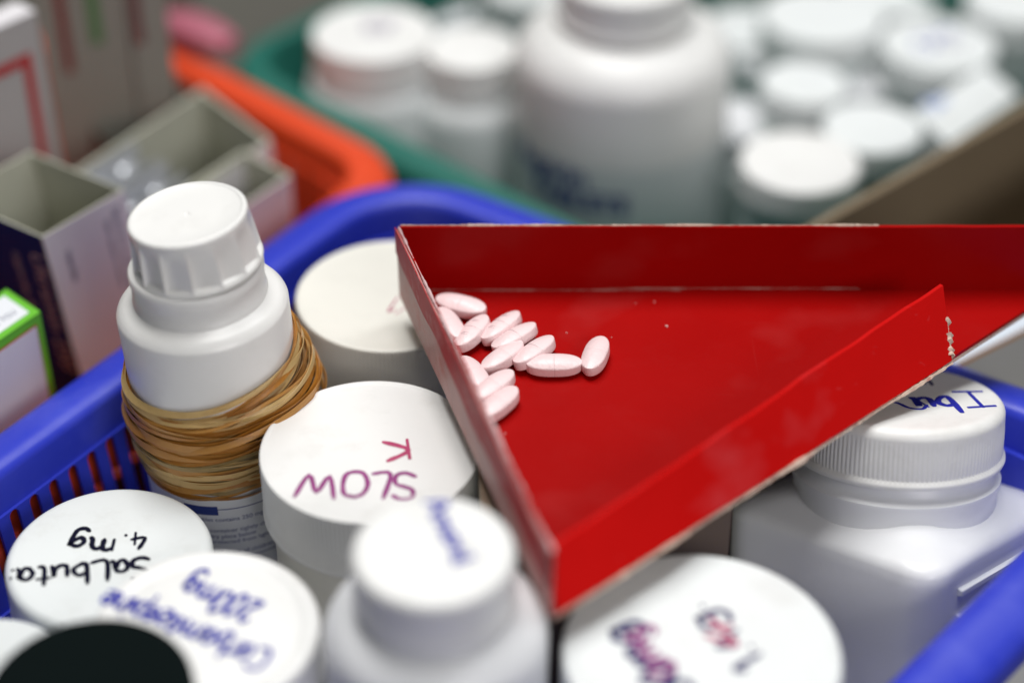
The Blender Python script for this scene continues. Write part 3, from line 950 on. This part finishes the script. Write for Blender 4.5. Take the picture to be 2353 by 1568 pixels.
for u, v, z, R, lab in ((1975, 165, 6.0, 2.1, 'low shaded white lid between the smallest cap and the violet-scribbled lid'),
                        (1775, 120, 5.6, 1.9, 'low shaded lid squeezed between the biggest bottle and the wide plain lid'),
                        (2292, 112, 5.4, 2.2, 'low shaded lid right of the violet-scribbled lid, near the right edge'),
                        (2060, 205, 5.2, 1.8, 'low grey-white lid left of the flat-topped white box'),
                        (1905, 240, 4.8, 1.7, 'low grey-white lid hidden between the brightest lid and its neighbour behind'),
                        (1000, 15, 5.5, 2.2, 'low dim lid behind the two left bottles in the teal basket'),
                        (2090, 395, 3.6, 1.9, 'low dim lid against the brown carton, right of the brightest lid')):
    simple_bottle(u, v, z, R, 1.2, lab, R * .95, 'milky', 'grey_body', .4, name='medicine_jar', cat='jar')


# ------------------------------------------------------------------ cartons
def lerp4(a, b, t): return a + (b - a) * t


def carton(Nc, Rc, Lc, zt, zb, mats, label, name='medicine_carton', open_top=True, lean=(0, 0), th=.07, top_mat=None, cat='carton', group=None):
    """open or closed carton; Nc near corner, Rc right, Lc left (2D cm).  mats = (near-right face, near-left face, inside)"""
    N_ = Vector(Nc).to_2d(); R_ = Vector(Rc).to_2d(); L_ = Vector(Lc).to_2d(); B_ = R_ + L_ - N_
    root = thing(name, (N_.x, N_.y, zb), label, cat, group)
    rel = Vector((N_.x, N_.y))
    H = zt - zb
    quad = [N_ - rel, R_ - rel, B_ - rel, L_ - rel]
    ctr = (quad[0] + quad[2]) / 2
    fm = [mats[0], mats[2], mats[2], mats[1]]
    for i in range(4):
        a, b = quad[i], quad[(i + 1) % 4]
        d = (b - a).normalized()
        n = Vector((d.y, -d.x))
        if (ctr - a).dot(n) > 0: n = -n
        # butt joints: shorten every other panel
        aa, bb = (a, b) if i % 2 == 0 else (a + d * th * 1.02, b - d * th * 1.02)
        V = []
        for z in (0, H):
            for q in (aa, bb, bb - n * th, aa - n * th):
                V.append((q.x + lean[0] * z, q.y + lean[1] * z, z))
        F = [(0, 1, 5, 4), (2, 3, 7, 6), (0, 1, 2, 3), (4, 5, 6, 7), (1, 2, 6, 5), (3, 0, 4, 7)]
        o = mesh_obj('panel', V, F, [fm[i], mats[2]], root, False)
        if open_top:
            cen_out = n
            for p in o.data.polygons:
                if Vector(p.normal).to_2d().dot(n) < .6 or abs(p.normal.z) > .8: p.material_index = 1
    V = [(q.x + lean[0] * z, q.y + lean[1] * z, z) for z in (.05, .12) for q in quad]
    if not open_top:
        V = [(q.x + lean[0] * z, q.y + lean[1] * z, z) for z in (H - .02, H + .05) for q in quad]
    F = [(0, 1, 2, 3), (4, 5, 6, 7), (0, 1, 5, 4), (1, 2, 6, 5), (2, 3, 7, 6), (3, 0, 4, 7)]
    mesh_obj('base' if open_top else 'top_flap', V, F, top_mat or mats[2], root, False)
    return root, rel, H, quad


def decal(root, a, b, n, H, lean, x0, x1, z0, z1, m, off=.02, name='print', th=.012):
    """a printed patch on a face running a->b (2D), x as cm along, z as cm down from top"""
    d = (b - a).normalized()
    V = []
    for o in (off, off + th):
        for x, z in ((x0, H - z0), (x1, H - z0), (x1, H - z1), (x0, H - z1)):
            q = a + d * x + n * o
            V.append((q.x + lean[0] * z, q.y + lean[1] * z, z))
    F = [(0, 1, 2, 3), (4, 5, 6, 7), (0, 1, 5, 4), (1, 2, 6, 5), (2, 3, 7, 6), (3, 0, 4, 7)]
    return mesh_obj(name, V, F, m, root, False)


def face_text(root, a, b, n, H, lean, text, size, x, zdown, m, vertical=True, off=.025):
    d = (b - a).normalized()
    V, F = font_mesh(text, size)
    W = []
    for tx, ty, _ in V:
        if vertical: fx, fz = x + ty, H - zdown - tx
        else: fx, fz = x + tx, H - zdown + ty
        q = a + d * fx + n * off
        W.append((q.x + lean[0] * fz, q.y + lean[1] * fz, fz))
    return mesh_obj('print', W, F, m, root, False)


def outn(a, b, ctr):
    d = (b - a).normalized(); n = Vector((d.y, -d.x))
    return -n if (ctr - a).dot(n) > 0 else n


GC = 'medicine cartons in the orange basket'
# K1: white and navy carton in front
z = 13.4
N_ = at(97, 545, z); R_ = at(285, 436, z); B_ = at(70, 348, z); L_ = N_ + B_ - R_
ln = (-.09, 0.0)
adj = Vector((ln[0] * (z - .6), 0, 0))
root, rel, H, q = carton(N_ - adj, R_ - adj, L_ - adj, z, .6, (M['carton_white'], M['navy'], M['carton']),
                         'open white carton with navy side and small dark vertical print, left of the rubber-banded bottle', lean=ln, group=GC)
ctr = (q[0] + q[2]) / 2
n0 = outn(q[0], q[1], ctr)
a, b = q[0], q[1]
face_text(root, a, b, n0, H, ln, 'capsules', .42, .78, 1.0, M['navy_text'])
face_text(root, a, b, n0, H, ln, 'Each capsule contains', .34, 2.75, .75, M['navy_text'])
face_text(root, a, b, n0, H, ln, 'Store in a cool dry place 250', .46, 3.2, .45, M['navy_text'])
decal(root, a, b, n0, H, ln, 2.75, 3.95, 6.0, 9.0, M['navy'], name='print_block')
decal(root, a, b, n0, H, ln, 3.0, 3.95, 6.5, 8.6, mat('olive_print', (.10, .11, .02), .5), off=.04, name='print_block')
n1 = outn(q[0], q[3], ctr)
face_text(root, q[3], q[0], n1, H, ln, 'Ultramin 250', 1.0, 3.9, .9, M['pale_text'])
face_text(root, q[3], q[0], n1, H, ln, 'capsules B.P.', .6, 2.9, 1.3, M['pale_text'])
# K2: green edged carton in the lower left
z = 12.6
N_ = at(93, 718, z); L_ = at(15, 666, z); F_ = at(0, 783, z)
d = (F_ - N_).normalized(); Cn = N_ + d * 7.0
d2 = (L_ - N_)
# near-left corner is out of frame
root, rel, H, q = carton(Cn, N_, Cn + d2, z, .6, (M['green_print'], M['green_print'], M['green_print']),
                         'closed carton with green border and white panel on top at the left edge', open_top=False, top_mat=M['green_print'], group=GC)
ctr = (q[0] + q[2]) / 2
n0 = outn(q[0], q[1], ctr)
Lx = (q[1] - q[0]).length
decal(root, q[0], q[1], n0, H, (0, 0), 0.3, Lx - .28, .32, 9, M['red_print'], off=.01, name='print_line')
decal(root, q[0], q[1], n0, H, (0, 0), 0.3, Lx - .33, .38, 9, M['carton_white'], off=.03)
e1 = (q[1] - q[0]).normalized(); e2 = (q[3] - q[0]).normalized(); L2 = (q[3] - q[0]).length
V = []
for zz in (H + .055, H + .065):
    for x, y in ((.4, .28), (Lx - .3, .28), (Lx - .3, L2 - .25), (.4, L2 - .25)):
        p = q[0] + e1 * x + e2 * y; V.append((p.x, p.y, zz))
BOXF = [(0, 1, 2, 3), (4, 5, 6, 7), (0, 1, 5, 4), (1, 2, 6, 5), (2, 3, 7, 6), (3, 0, 4, 7)]
mesh_obj('print', V, BOXF, M['label'], root, False)
Vt, Ft = font_mesh('LOT 5 7 1 5', .36)
mesh_obj('print', [tuple((q[1] - e1 * (.6 + x) + e2 * (.62 + y)).to_tuple()) + (H + .07,) for x, y, _ in Vt], Ft, M['navy_text'], root, False)

# open cartons with blisters
z = 10.6
Lp = at(155, 405, z); Bp = at(465, 203, z); Rp = at(622, 322, z); Np = Lp + Rp - Bp
root, rel, H, q = carton(Np, Rp, Lp, z, .6, (M['carton_white'], M['carton_white'], M['carton']),
                         'open grey-white carton holding silver blister strips, behind the fluted cap', th=.14, group=GC)
# blister packs standing in it
rel3 = Vector((Np.x, Np.y, 0))
e1 = (Rp - Np).to_2d().normalized(); e2 = (Lp - Np).to_2d().normalized()
for k, (t, s_, tl, zz) in enumerate(((1.6, .8, .18, 10.6), (2.6, .5, .28, 10.9), (4.2, .9, .42, 10.3), (5.8, .6, .55, 10.7))):
    W = 5.6; Hb = 6.0
    root2 = thing('blister_pack', (Np.x + e1.x * s_ + e2.x * t * .62, Np.y + e1.y * s_ + e2.y * t * .62, zz - Hb),
                  ('silver blister strip standing nearest the fluted cap', 'second silver blister strip in the open carton, slightly raised',
                   'lower leaning silver blister strip in the open carton', 'silver blister strip leaning at the back of the open carton')[k],
                  'blister pack', 'silver blister strips in the open carton')
    ax = (Bp - Rp).to_2d().normalized() * 0 + (Rp - Np).to_2d().normalized()
    nn = Vector((-ax.y, ax.x))
    V = []
    for zq in (0, Hb):
        for x, y in ((0, 0), (3.4, 0), (3.4, .05), (0, .05)):
            qv = ax * x + nn * (y + tl * zq * .35); V.append((qv.x, qv.y, zq))
    mesh_obj('foil', V, BOXF, M['foil'], root2, False)
    # pockets
    for r in range(4):
        for c_ in range(2):
            cx, cz = .9 + 1.6 * c_, .9 + 1.35 * r
            V, F = [], []
            nr, ns = 4, 12
            for j in range(nr + 1):
                f = j / nr * PI / 2
                for i in range(ns):
                    a = 2 * PI * i / ns
                    x = cx + .55 * math.cos(f) * math.cos(a); zq = cz + .42 * math.cos(f) * math.sin(a); y = -.3 * math.sin(f)
                    qv = ax * x + nn * (y + tl * zq * .35); V.append((qv.x, qv.y, zq))
            for j in range(nr):
                for i in range(ns):
                    F.append((j * ns + i, j * ns + (i + 1) % ns, (j + 1) * ns + (i + 1) % ns, (j + 1) * ns + i))
            mesh_obj('pocket', V, F, M['foil'], root2, True)
# second open carton to its right
z = 10.9
Rp = at(668, 402, z); Bp = at(560, 345, z); Np = at(520, 500, z); Lp = Np + Bp - Rp
root, rel, H, q = carton(Np, Rp, Lp, z, .6, (mat('pinkish_white_carton', (.60, .52, .54), .55, .05), M['carton_white'], M['carton']),
                         'small open pinkish-white carton between the fluted cap and the orange rim', th=.12, group=GC)

# K4: white carton with a red frame, far left
z = 17.0
N_ = at(82, 28, z); F_ = at(-60, 92, z)
d = (F_ - N_).normalized(); Cn = N_ + d * 6
back = Vector((-d.y, d.x, 0)); back = back if back.y > 0 else -back
root, rel, H, q = carton(Cn, N_, Cn + back * 1.2, z, .6, (mat('off_white_carton', (.44, .43, .42), .55, .05), M['carton_grey'], M['carton_grey']),
                         'standing white carton with a red frame printed on its face, upper left edge', open_top=False, lean=(.0, .0), group=GC, top_mat=M['carton_white'])
ctr = (q[0] + q[2]) / 2; n0 = outn(q[0], q[1], ctr)
decal(root, q[0], q[1], n0, H, (0, 0), .6, 5.45, 1.5, 1.95, M['red_print'], name='print_line')
decal(root, q[0], q[1], n0, H, (0, 0), 5.0, 5.45, 1.95, 6.6, M['red_print'], name='print_line')

# K5: standing grey cartons with stripes
z = 16.0
A_ = at(88, -40, z); B2 = at(285, -95, z)
A_ = Vector((-20.3, 73.2, z)); B2 = Vector((-16.2, 75.6, z))
A_ = at(80, 0, 15.6); A_ = Vector((A_.x, A_.y, z)); B2 = A_ + Vector((3.5, .9, 0))
back = Vector((-.5, 2.0, 0))
root, rel, H, q = carton(A_, B2, A_ + back, z + 1.5, .6, (M['carton_grey'], M['carton_grey'], M['carton_grey']),
                         'tall standing grey carton with dark red and green vertical stripes, upper left', open_top=False, group=GC)
ctr = (q[0] + q[2]) / 2; n0 = outn(q[0], q[1], ctr)
decal(root, q[0], q[1], n0, H, (0, 0), .75, 1.15, 0.2, 5.4, M['dkred_print'], name='print_stripe')
decal(root, q[0], q[1], n0, H, (0, 0), 2.0, 2.5, 0.2, 4.2, M['green_dull'], name='print_stripe')
C1 = B2 + Vector((.12, -.3, 0))
root, rel, H, q = carton(C1, C1 + Vector((1.5, .5, 0)), C1 + back, z + 1.0, .6, (M['carton_grey'], M['carton_grey'], M['carton_grey']),
                         'narrow standing carton with one faded maroon stripe beside the striped grey carton', open_top=False, group=GC)
ctr = (q[0] + q[2]) / 2; n0 = outn(q[0], q[1], ctr)
decal(root, q[0], q[1], n0, H, (0, 0), .1, .5, 0.2, 3.8, mat('maroon_print', (.16, .05, .05), .5), name='print_stripe')
# dark vial tray behind the blister carton
z = 9.4
Np = at(250, 330, z); Rp = at(440, 215, z); d = (Rp - Np); back = Vector((-3.0, 4.2, 0))
dk = mat('dark_grey_carton', (.11, .11, .085), .7, .08)
root, rel, H, q = carton(Np, Rp, Np + back, z, .6, (dk, dk, dk), 'dark open carton of small vials behind the blister carton', th=.12, group=GC)
for k, (u, v, zz, lab) in enumerate(((288, 230, 9.6, 'small capped vial, left of the front pair in the dark carton'),
                                     (346, 231, 9.6, 'small capped vial, right of the front pair in the dark carton'),
                                     (335, 97, 10.6, 'taller vial with a bright cap rising behind the front pair'),
                                     (355, 0, 10.8, 'vial whose cap is cut off by the top edge, above the tall vial'))):
    p = at(u, v, zz)
    rt = thing('glass_vial', (p.x, p.y, .75), lab, 'vial', 'capped glass vials')
    hh = zz - .75
    V, F = lathe([(.5, 0), (.62, .1), (.62, hh - 1.3), (.55, hh - 1.0), (.36, hh - .75), (.34, hh - .5)], 32)
    mesh_obj('glass_body', V, F, M['glass'], rt, True)
    rc = .42 if k != 2 else .55
    V, F = lathe([(rc, hh - .5), (rc + .02, hh - .45), (rc, hh - .08), (rc - .08, hh), (.1, hh)], 32)
    mesh_obj('vial_cap', V, F, M['vialcap'], rt, True)
# a leaning grey carton behind the vials
p0 = at(250, 60, 10); p1 = at(420, 20, 10)
root, rel, H, q = carton(p0 + Vector((0, 3.0, 0)), p1 + Vector((0, 3.0, 0)), p0 + Vector((-.5, 5, 0)), 13.0, .6,
                         (mat('dim_grey_carton', (.17, .165, .13), .6, .08),) * 3, 'plain dim grey carton standing behind the vials', open_top=False, group=GC)

# white box with an insert mark at the right of the teal basket
z = 8.3
a_ = at(2178, 335, z); b_ = at(2342, 222, z); c_ = at(2098, 262, z)
root, rel, H, q = carton(a_, b_, c_, z, .6, (M['white_cool'], M['white_cool'], M['white_cool']),
                         'flat-topped white box with one blue smudge on top, beside the open brown carton', open_top=False, name='white_box', cat='box', top_mat=M['white_cool'])
write('a5', at(2165, 222, z + .056), at(2112, 238, z + .056), .8, .16, mat('pale_blue_ink', (.16, .26, .62), .5), root, name='pen_mark', rel=Vector((a_.x, a_.y, .6)))
# green sliver of carton between the lids
g0 = at(1760, 310, 6.5)
root, rel, H, q = carton(g0, g0 + Vector((1.6, .6, 0)), g0 + Vector((-.3, 1.6, 0)), 6.5, .6, (M['green_print'],) * 3,
                         'small bright green carton wedged behind the brightest lid', open_top=False, name='medicine_carton')
# small lid near the brown box
simple_bottle(1990, 440, 5.2, 1.3, .9, 'little bluish-white cap low against the brown carton, just above the tray', 1.4, 'white_cool', 'grey_body', .5)

# tan carton lying low under the tray
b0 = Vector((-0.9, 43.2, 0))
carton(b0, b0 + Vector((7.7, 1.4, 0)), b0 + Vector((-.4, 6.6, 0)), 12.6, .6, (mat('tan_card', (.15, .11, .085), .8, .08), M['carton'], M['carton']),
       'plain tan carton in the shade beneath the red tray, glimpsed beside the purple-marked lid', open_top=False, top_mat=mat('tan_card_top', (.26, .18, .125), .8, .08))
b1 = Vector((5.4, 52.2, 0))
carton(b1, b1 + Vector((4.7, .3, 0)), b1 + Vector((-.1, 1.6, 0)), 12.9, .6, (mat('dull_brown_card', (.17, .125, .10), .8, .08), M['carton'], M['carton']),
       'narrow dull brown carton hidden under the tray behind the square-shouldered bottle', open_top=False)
# brown open carton on the right
z = 11.0
W1 = at(1700, 604, z); W2 = at(2352, 237, z); dW = (W2 - W1).normalized(); W3 = W2 + dW * 7
W1 = at(1862, 514, z) - dW * 2.0
nW = Vector((dW.y, -dW.x, 0))
root, rel, H, q = carton(W1 + nW * 6.5, W3 + nW * 6.5, W1, z, .3, (M['brown'],) * 3, 'open brown corrugated carton behind the tray at right, inside of its far wall showing',
                         th=.35, name='cardboard_box', cat='box')
# white carton with an orange line, right edge
z = 9.3
a_ = at(2168, 850, z); b_ = at(2352, 757, z); d = (b_ - a_).normalized(); b_ = b_ + d * 6; nb = Vector((-d.y, d.x, 0))
root, rel, H, q = carton(a_, b_, a_ + nb * 2.4, z, .3, (mat('pale_grey_carton', (.50, .50, .49), .6, .03), M['carton_white'], M['carton_white']),
                         'white carton with a thin orange line along its edge, below the tray at the right', open_top=False, top_mat=mat('bluish_white_carton_top', (.62, .68, .76), .4, .04), name='medicine_carton')
ctr = (q[0] + q[2]) / 2; n0 = outn(q[0], q[1], ctr)
decal(root, q[0], q[1], n0, H, (0, 0), .1, 8.5, 0.0, .16, M['orange_print'], name='print_line')


# ------------------------------------------------------------------ the red counting tray
ZT = 13.55
A = at(925, 667, ZT); B = at(1272, 1405, ZT); C = at(2180, 824, ZT)
hA, hB, hC = 2.59, 2.27, 2.96
E_ = Vector((18.6, A.y, ZT))                 # back wall runs on out of frame
dBC = (C - B).normalized()
D = B + dBC * ((18.25 - B.x) / dBC.x)         # floor edge carries on past the end of the front wall
tray = thing('counting_tray', (A.x, A.y, ZT), 'triangular red laminated card tray with worn edges, holding pink tablets', 'tray')
relT = A.copy()


def panel(name, pts, th, nrm, m, parent, edge_mats=None, sub=24, wob=0.0, seed=1):
    """quad panel p0->p1 along bottom, p3->p2 along top, thickened against nrm"""
    p0, p1, p2, p3 = [Vector(p) - relT for p in pts]
    rnd = random.Random(seed)
    V, F = [], []
    rows = 5
    ph = [rnd.uniform(0, 6) for _ in range(4)]
    for side in (0, 1):
        for j in range(rows):
            for i in range(sub + 1):
                t = i / sub; s = j / (rows - 1)
                p = p0.lerp(p1, t).lerp(p3.lerp(p2, t), s)
                wv = wob * (math.sin(t * 9 + ph[0]) * .5 + math.sin(t * 23 + ph[1]) * .25) * s
                top = (wob * (math.sin(t * 31 + ph[2]) * .35 + math.sin(t * 67 + ph[3]) * .25)) * (1 if j == rows - 1 else 0)
                V.append(p + nrm * wv - nrm * (th if side else 0) + Vector((0, 0, top)))
    W = sub + 1; Q = rows * W
    for j in range(rows - 1):
        for i in range(sub):
            a = j * W + i
            F.append((a, a + 1, a + 1 + W, a + W))
            F.append((Q + a, Q + a + W, Q + a + W + 1, Q + a + 1))
    for i in range(sub):
        F.append((i, Q + i, Q + i + 1, i + 1))
        a = (rows - 1) * W + i
        F.append((a, a + 1, Q + a + 1, Q + a))
    for j in range(rows - 1):
        a = j * W; F.append((a, a + W, Q + a + W, Q + a))
        a = j * W + sub; F.append((a, Q + a, Q + a + W, a + W))
    return mesh_obj(name, V, F, m, parent, True, angle=30)


def nrm_in(p, q, c):
    d = (q - p); n = Vector((-d.y, d.x, 0)).normalized()
    return n if (c - p).dot(n) > 0 else -n


up = Vector((0, 0, 1))
cT = (A + B + C) / 3
# floor: polygon A, B, D, E
poly = [A, B, D, E_]
V = [p - relT for p in poly] + [p - relT - up * .14 for p in poly]
F = [(0, 1, 2, 3), (4, 5, 6, 7), (0, 1, 5, 4), (1, 2, 6, 5), (2, 3, 7, 6), (3, 0, 4, 7)]
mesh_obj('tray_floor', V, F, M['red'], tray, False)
# beige raw card underneath with an edge that shows
uc = [A, B, D, E_]
V = [(p + (cT - p).normalized() * .0 - relT) - up * .145 for p in uc] + [p - relT - up * .30 for p in uc]
mesh_obj('card_underside', V, F, M['card_edge'], tray, False)
# back wall
nb = nrm_in(A, E_, cT)
panel('back_wall', [A + up * .0, E_, E_ + up * hA + Vector((0, .0, 0)), A + up * hA], .14, nb, M['red'], tray, sub=60, wob=.02, seed=3)
# left wall, inner face toward the pills
nl = nrm_in(A, B, cT)
panel('left_wall', [A - nl * .002, B - nl * .002, B + up * hB, A + up * hA], .07, nl, M['red'], tray, sub=50, wob=.05, seed=5)
panel('wall_backing', [A - nl * .075 - up * .2, B - nl * .075 - up * .2, B + up * (hB - .05) - nl * .075, A + up * (hA - .05) - nl * .075], .05, nl, M['card_back'], tray, sub=50, wob=.05, seed=5)
# front wall
nf = nrm_in(B, C, cT)
dB = (C - B).normalized()
TB = at(1243, 1268, ZT + 1.4); TC = at(2158, 652, ZT + 2.0)  # top leaned inward so the outer face catches more ceiling light
panel('front_wall', [B + dB * .06, C + up * .0, TC, TB], .12, nf, M['red_lit'], tray, sub=50, wob=.05, seed=8)


# worn paper edges along the folds
def edge_strip(name, p, q, r, seed, n=90, m=None, keep=.62, j=.03):
    rnd = random.Random(seed)
    V, F = [], []
    K = 5
    for i in range(n + 1):
        t = i / n
        c = Vector(p).lerp(Vector(q), t) - relT
        rr = r * (.35 + 1.1 * max(0, math.sin(t * 17 + seed) * .5 + math.sin(t * 41 + seed * 2) * .35 + rnd.uniform(-.3, .4) + .25))
        d = (Vector(q) - Vector(p)).normalized(); s = d.cross(up).normalized()
        for k in range(K):
            a = 2 * PI * k / K
            V.append(c + s * (rr * math.cos(a)) + up * (rr * math.sin(a) + rnd.uniform(-j, j) * r * 3))
    for i in range(n):
        for k in range(K):
            F.append((i * K + k, i * K + (k + 1) % K, (i + 1) * K + (k + 1) % K, (i + 1) * K + k))
    return mesh_obj(name, V, F, m or M['card_edge'], tray, True, angle=60)


edge_strip('worn_edge', A + up * (hA + .02) - nb * .09, A + up * (hA + .02) - nb * .09 + Vector((16, 0, 0)), .035, 4, 160)
edge_strip('worn_edge', A + up * (hA + .01) - nl * .05, B + up * (hB + .01) - nl * .05, .045, 9, 120, M['tape'])
edge_strip('worn_edge', B - up * .1 - nf * .14 + dB * .1, C - up * .1 - nf * .14, .07, 11, 120)
edge_strip('worn_edge', C + up * .1 - nf * .06 + dB * .02, C.lerp(TC, .62) - nf * .06 + dB * .02, .12, 13, 30)
edge_strip('fold_crease', A + Vector((1.0, -.02, .03)), A + Vector((9.5, -.02, .03)), .022, 15, 140, mat('pale_red_crease', (.42, .13, .11), .5, .3, 300))
edge_strip('fold_crease', A + Vector((7.0, -.02, .10)), A + Vector((15.6, -.02, .10)), .010, 17, 140, mat('pale_crease', (.6, .42, .36), .5, .3, 300))
# red lamination folded over the top of the left wall, then clear tape holding it down
def fold_over():
    V, F = [], []
    n = 70
    for i in range(n + 1):
        t = i / n
        b0 = A.lerp(B, t); h = hA + (hB - hA) * t
        dep = .95 + .5 * t + .10 * math.sin(t * 14) + .05 * math.sin(t * 37)
        w0 = .05 * (math.sin(t * 9 + 1) * .5)
        for o, z in ((.128, h + .03), (.128, h - dep), (.160, h - dep), (.160, h + .03)):
            V.append(b0 + up * z - nl * (o + .03) - relT)
    for i in range(n):
        for k in range(4):
            F.append((i * 4 + k, i * 4 + (k + 1) % 4, (i + 1) * 4 + (k + 1) % 4, (i + 1) * 4 + k))
    return mesh_obj('folded_lining', V, F, mat('scuffed_red_lining', (0.40, 0.03, 0.035), .5, .25, 90, .3, 120, spec=.12, dirt=(.58, .30, .30), dirt_amt=.6, dirt_scale=110), tray, True, angle=40)


fold_over()
# tape patch at the apex and on the left wall
def tape(name, o, ex, ey, wx, wy, nn, seed, m):
    rnd = random.Random(seed)
    V, F = [], []
    a, b = 10, 8
    for s in (0, 1):
        for j in range(b + 1):
            for i in range(a + 1):
                x = i / a * wx; y = j / b * wy
                hgt = .012 * math.sin(x * 9 + seed) * math.sin(y * 7) + .02
                V.append(o - relT + ex * x + ey * y + nn * (hgt + s * .008))
    W = a + 1; Q = W * (b + 1)
    for j in range(b):
        for i in range(a):
            k = j * W + i
            F += [(k, k + 1, k + 1 + W, k + W), (Q + k, Q + k + W, Q + k + 1 + W, Q + k + 1)]
    for i in range(a):
        F += [(i, Q + i, Q + i + 1, i + 1)]; k = b * W + i; F += [(k, k + 1, Q + k + 1, Q + k)]
    return mesh_obj(name, V, F, m, tray, True, angle=60)


# crumbs of tablet dust on the floor
for k, (u, v, s) in enumerate(((1503, 693, .035), (1531, 749, .05), (1302, 764, .03), (1460, 697, .02), (1708, 937, .0), (1160, 995, .03), (1405, 775, .018))):
    if s == 0: continue
    p = at(u, v, ZT + s * .4)
    bm = bmesh.new(); bmesh.ops.create_icosphere(bm, subdivisions=1, radius=s * S)
    for vv in bm.verts: vv.co *= random.uniform(.6, 1.2)
    me = bpy.data.meshes.new('crumb'); bm.to_mesh(me); bm.free(); me.materials.append(M['crumb'])
    o = bpy.data.objects.new('tablet_crumb', me); COL.objects.link(o); o.location = p * S
    tag(o, ('pale crumb on the tray floor nearest the back fold', 'largest pale crumb on the tray floor, right of the tablets', 'tiny crumb above the upright tablet on the tray floor',
            'faint speck just left of the crumb nearest the back fold', '', 'pale crumb just in front of the tablets near the left tray wall', 'tiny speck on the tray floor above the rightmost tablet')[k],
        'crumb', 'specks of tablet dust')


# ------------------------------------------------------------------ tablets
def pill_mesh():
    a, b, hb = .90, .395, .155
    dome = .155
    V, F = [], []
    n = 72
    ex = 2.6

    def out(t, s):
        c, d = math.cos(t), math.sin(t)
        x = abs(c) ** (2 / ex) * (1 if c >= 0 else -1) * a
        y = abs(d) ** (2 / 2.0) * (1 if d >= 0 else -1) * b
        return x * s, y * s
    rings = []
    K = 9
    for j in range(K):                      # lower dome from centre out
        s = .04 + .96 * (j / (K - 1)) ** .75
        rings.append((s, -hb - dome * (1 - s ** 2.2)))
    rings.append((1.012, -hb + .03)); rings.append((1.016, 0)); rings.append((1.012, hb - .03))
    for j in range(K - 1, -1, -1):
        s = .04 + .96 * (j / (K - 1)) ** .75
        rings.append((s, hb + dome * (1 - s ** 2.2)))
    for s, z in rings:
        for i in range(n):
            x, y = out(2 * PI * i / n, s)
            V.append((x, y, z))
    for j in range(len(rings) - 1):
        for i in range(n):
            F.append((j * n + i, j * n + (i + 1) % n, (j + 1) * n + (i + 1) % n, (j + 1) * n + i))
    F.append(tuple(range(n))); F.append(tuple(range((len(rings) - 1) * n, len(rings) * n)))
    return V, F


PV, PF = pill_mesh()
pills = [((1006, 690), (1112, 716), 0, 0, 6, 'pink oblong tablet lying farthest back, nearest the tray corner'),
         ((1012, 716), (1052, 780), .02, 0, -10, 'pink tablet half hidden by the left tray wall, just below the farthest one'),
         ((1050, 802), (1119, 730), .03, 3, -14, 'pink tablet with faint imprint, pointing toward the farthest tablet'),
         ((1106, 787), (1196, 721), .03, 3, -18, 'pink tablet with imprint at the top of the diagonal row'),
         ((1127, 806), (1236, 749), .06, 4, -16, 'pink tablet leaning on the one with the imprint, upper right of the row'),
         ((1106, 855), (1204, 788), .03, 2, -12, 'pink tablet in the middle of the heap, left of its twin in the row'),
         ((1178, 845), (1276, 775), .05, 2, -14, 'pink tablet whose lower end touches the horizontal tablet'),
         ((1208, 839), (1336, 838), .0, 0, 4, 'pink tablet lying horizontally across the picture'),
         ((1352, 857), (1383, 778), .0, 0, -6, 'rightmost pink tablet, standing apart and almost upright in the picture'),
         ((1064, 830), (1110, 893), .03, 0, -8, 'pink tablet leaning against the left tray wall above the lowest two'),
         ((1090, 918), (1174, 862), .07, 3, -8, 'pink tablet second from the bottom, in front of the left wall'),
         ((1104, 962), (1184, 898), .0, 2, -6, 'lowest pink tablet, nearest the viewer')]
pmesh = None
for k, (e0, e1, lift, pt, roll, lab) in enumerate(pills):
    zc = ZT + .315 + lift
    p0 = at(*e0, zc); p1 = at(*e1, zc)
    c = (p0 + p1) / 2
    if pmesh is None:
        o = mesh_obj('tablet', PV, PF, M['pill'], None, True, angle=50); pmesh = o.data
    else:
        o = bpy.data.objects.new('tablet', pmesh); COL.objects.link(o)
    d = p1 - p0
    o.location = c * S
    o.rotation_euler = (math.radians(roll), math.radians(-pt), math.atan2(d.y, d.x))
    ln_ = min(max(d.length / 1.8, .9), 1.04)
    tag(o, lab, 'tablet', 'pink tablets in the counting tray')
    if k in (2, 3, 6, 4):
        # pressed imprint: short strokes that follow the dome
        rnd = random.Random(k)
        V, F = [], []
        glyphs = {2: 'M2', 3: 'ML', 4: 'l', 6: 'l'}[k]
        def seg(x0, y0, x1, y1, w=.011):
            base = len(V); n = 5
            for i in range(n + 1):
                t = i / n
                x = x0 + (x1 - x0) * t; y = y0 + (y1 - y0) * t
                s = max(abs(x) / .9, 0); rr = math.sqrt((x / .9) ** 2 + (y / .395) ** 2)
                z = .155 + .155 * (1 - min(1, rr) ** 2.2) + .003
                dx, dy = (y1 - y0), -(x1 - x0); L = math.hypot(dx, dy); dx /= L; dy /= L
                V.append((x - dx * w / 2, y - dy * w / 2, z)); V.append((x, y, z + .006)); V.append((x + dx * w / 2, y + dy * w / 2, z))
            for i in range(n):
                for q in (0, 1): F.append((base + 3 * i + q, base + 3 * i + q + 1, base + 3 * i + q + 4, base + 3 * i + q + 3))
        seg(0, -.22, 0, .24, .010)
        if k in (2, 3):
            for sx in (-.42, .30):
                seg(sx, -.14, sx, .12); seg(sx + .09, -.14, sx + .09, .12); seg(sx, .12, sx + .09, -.02)
        io = mesh_obj('imprint', V, F, mat('pressed_imprint', (.50, .33, .37), .6), o, False)
SC.cycles.samples = 256
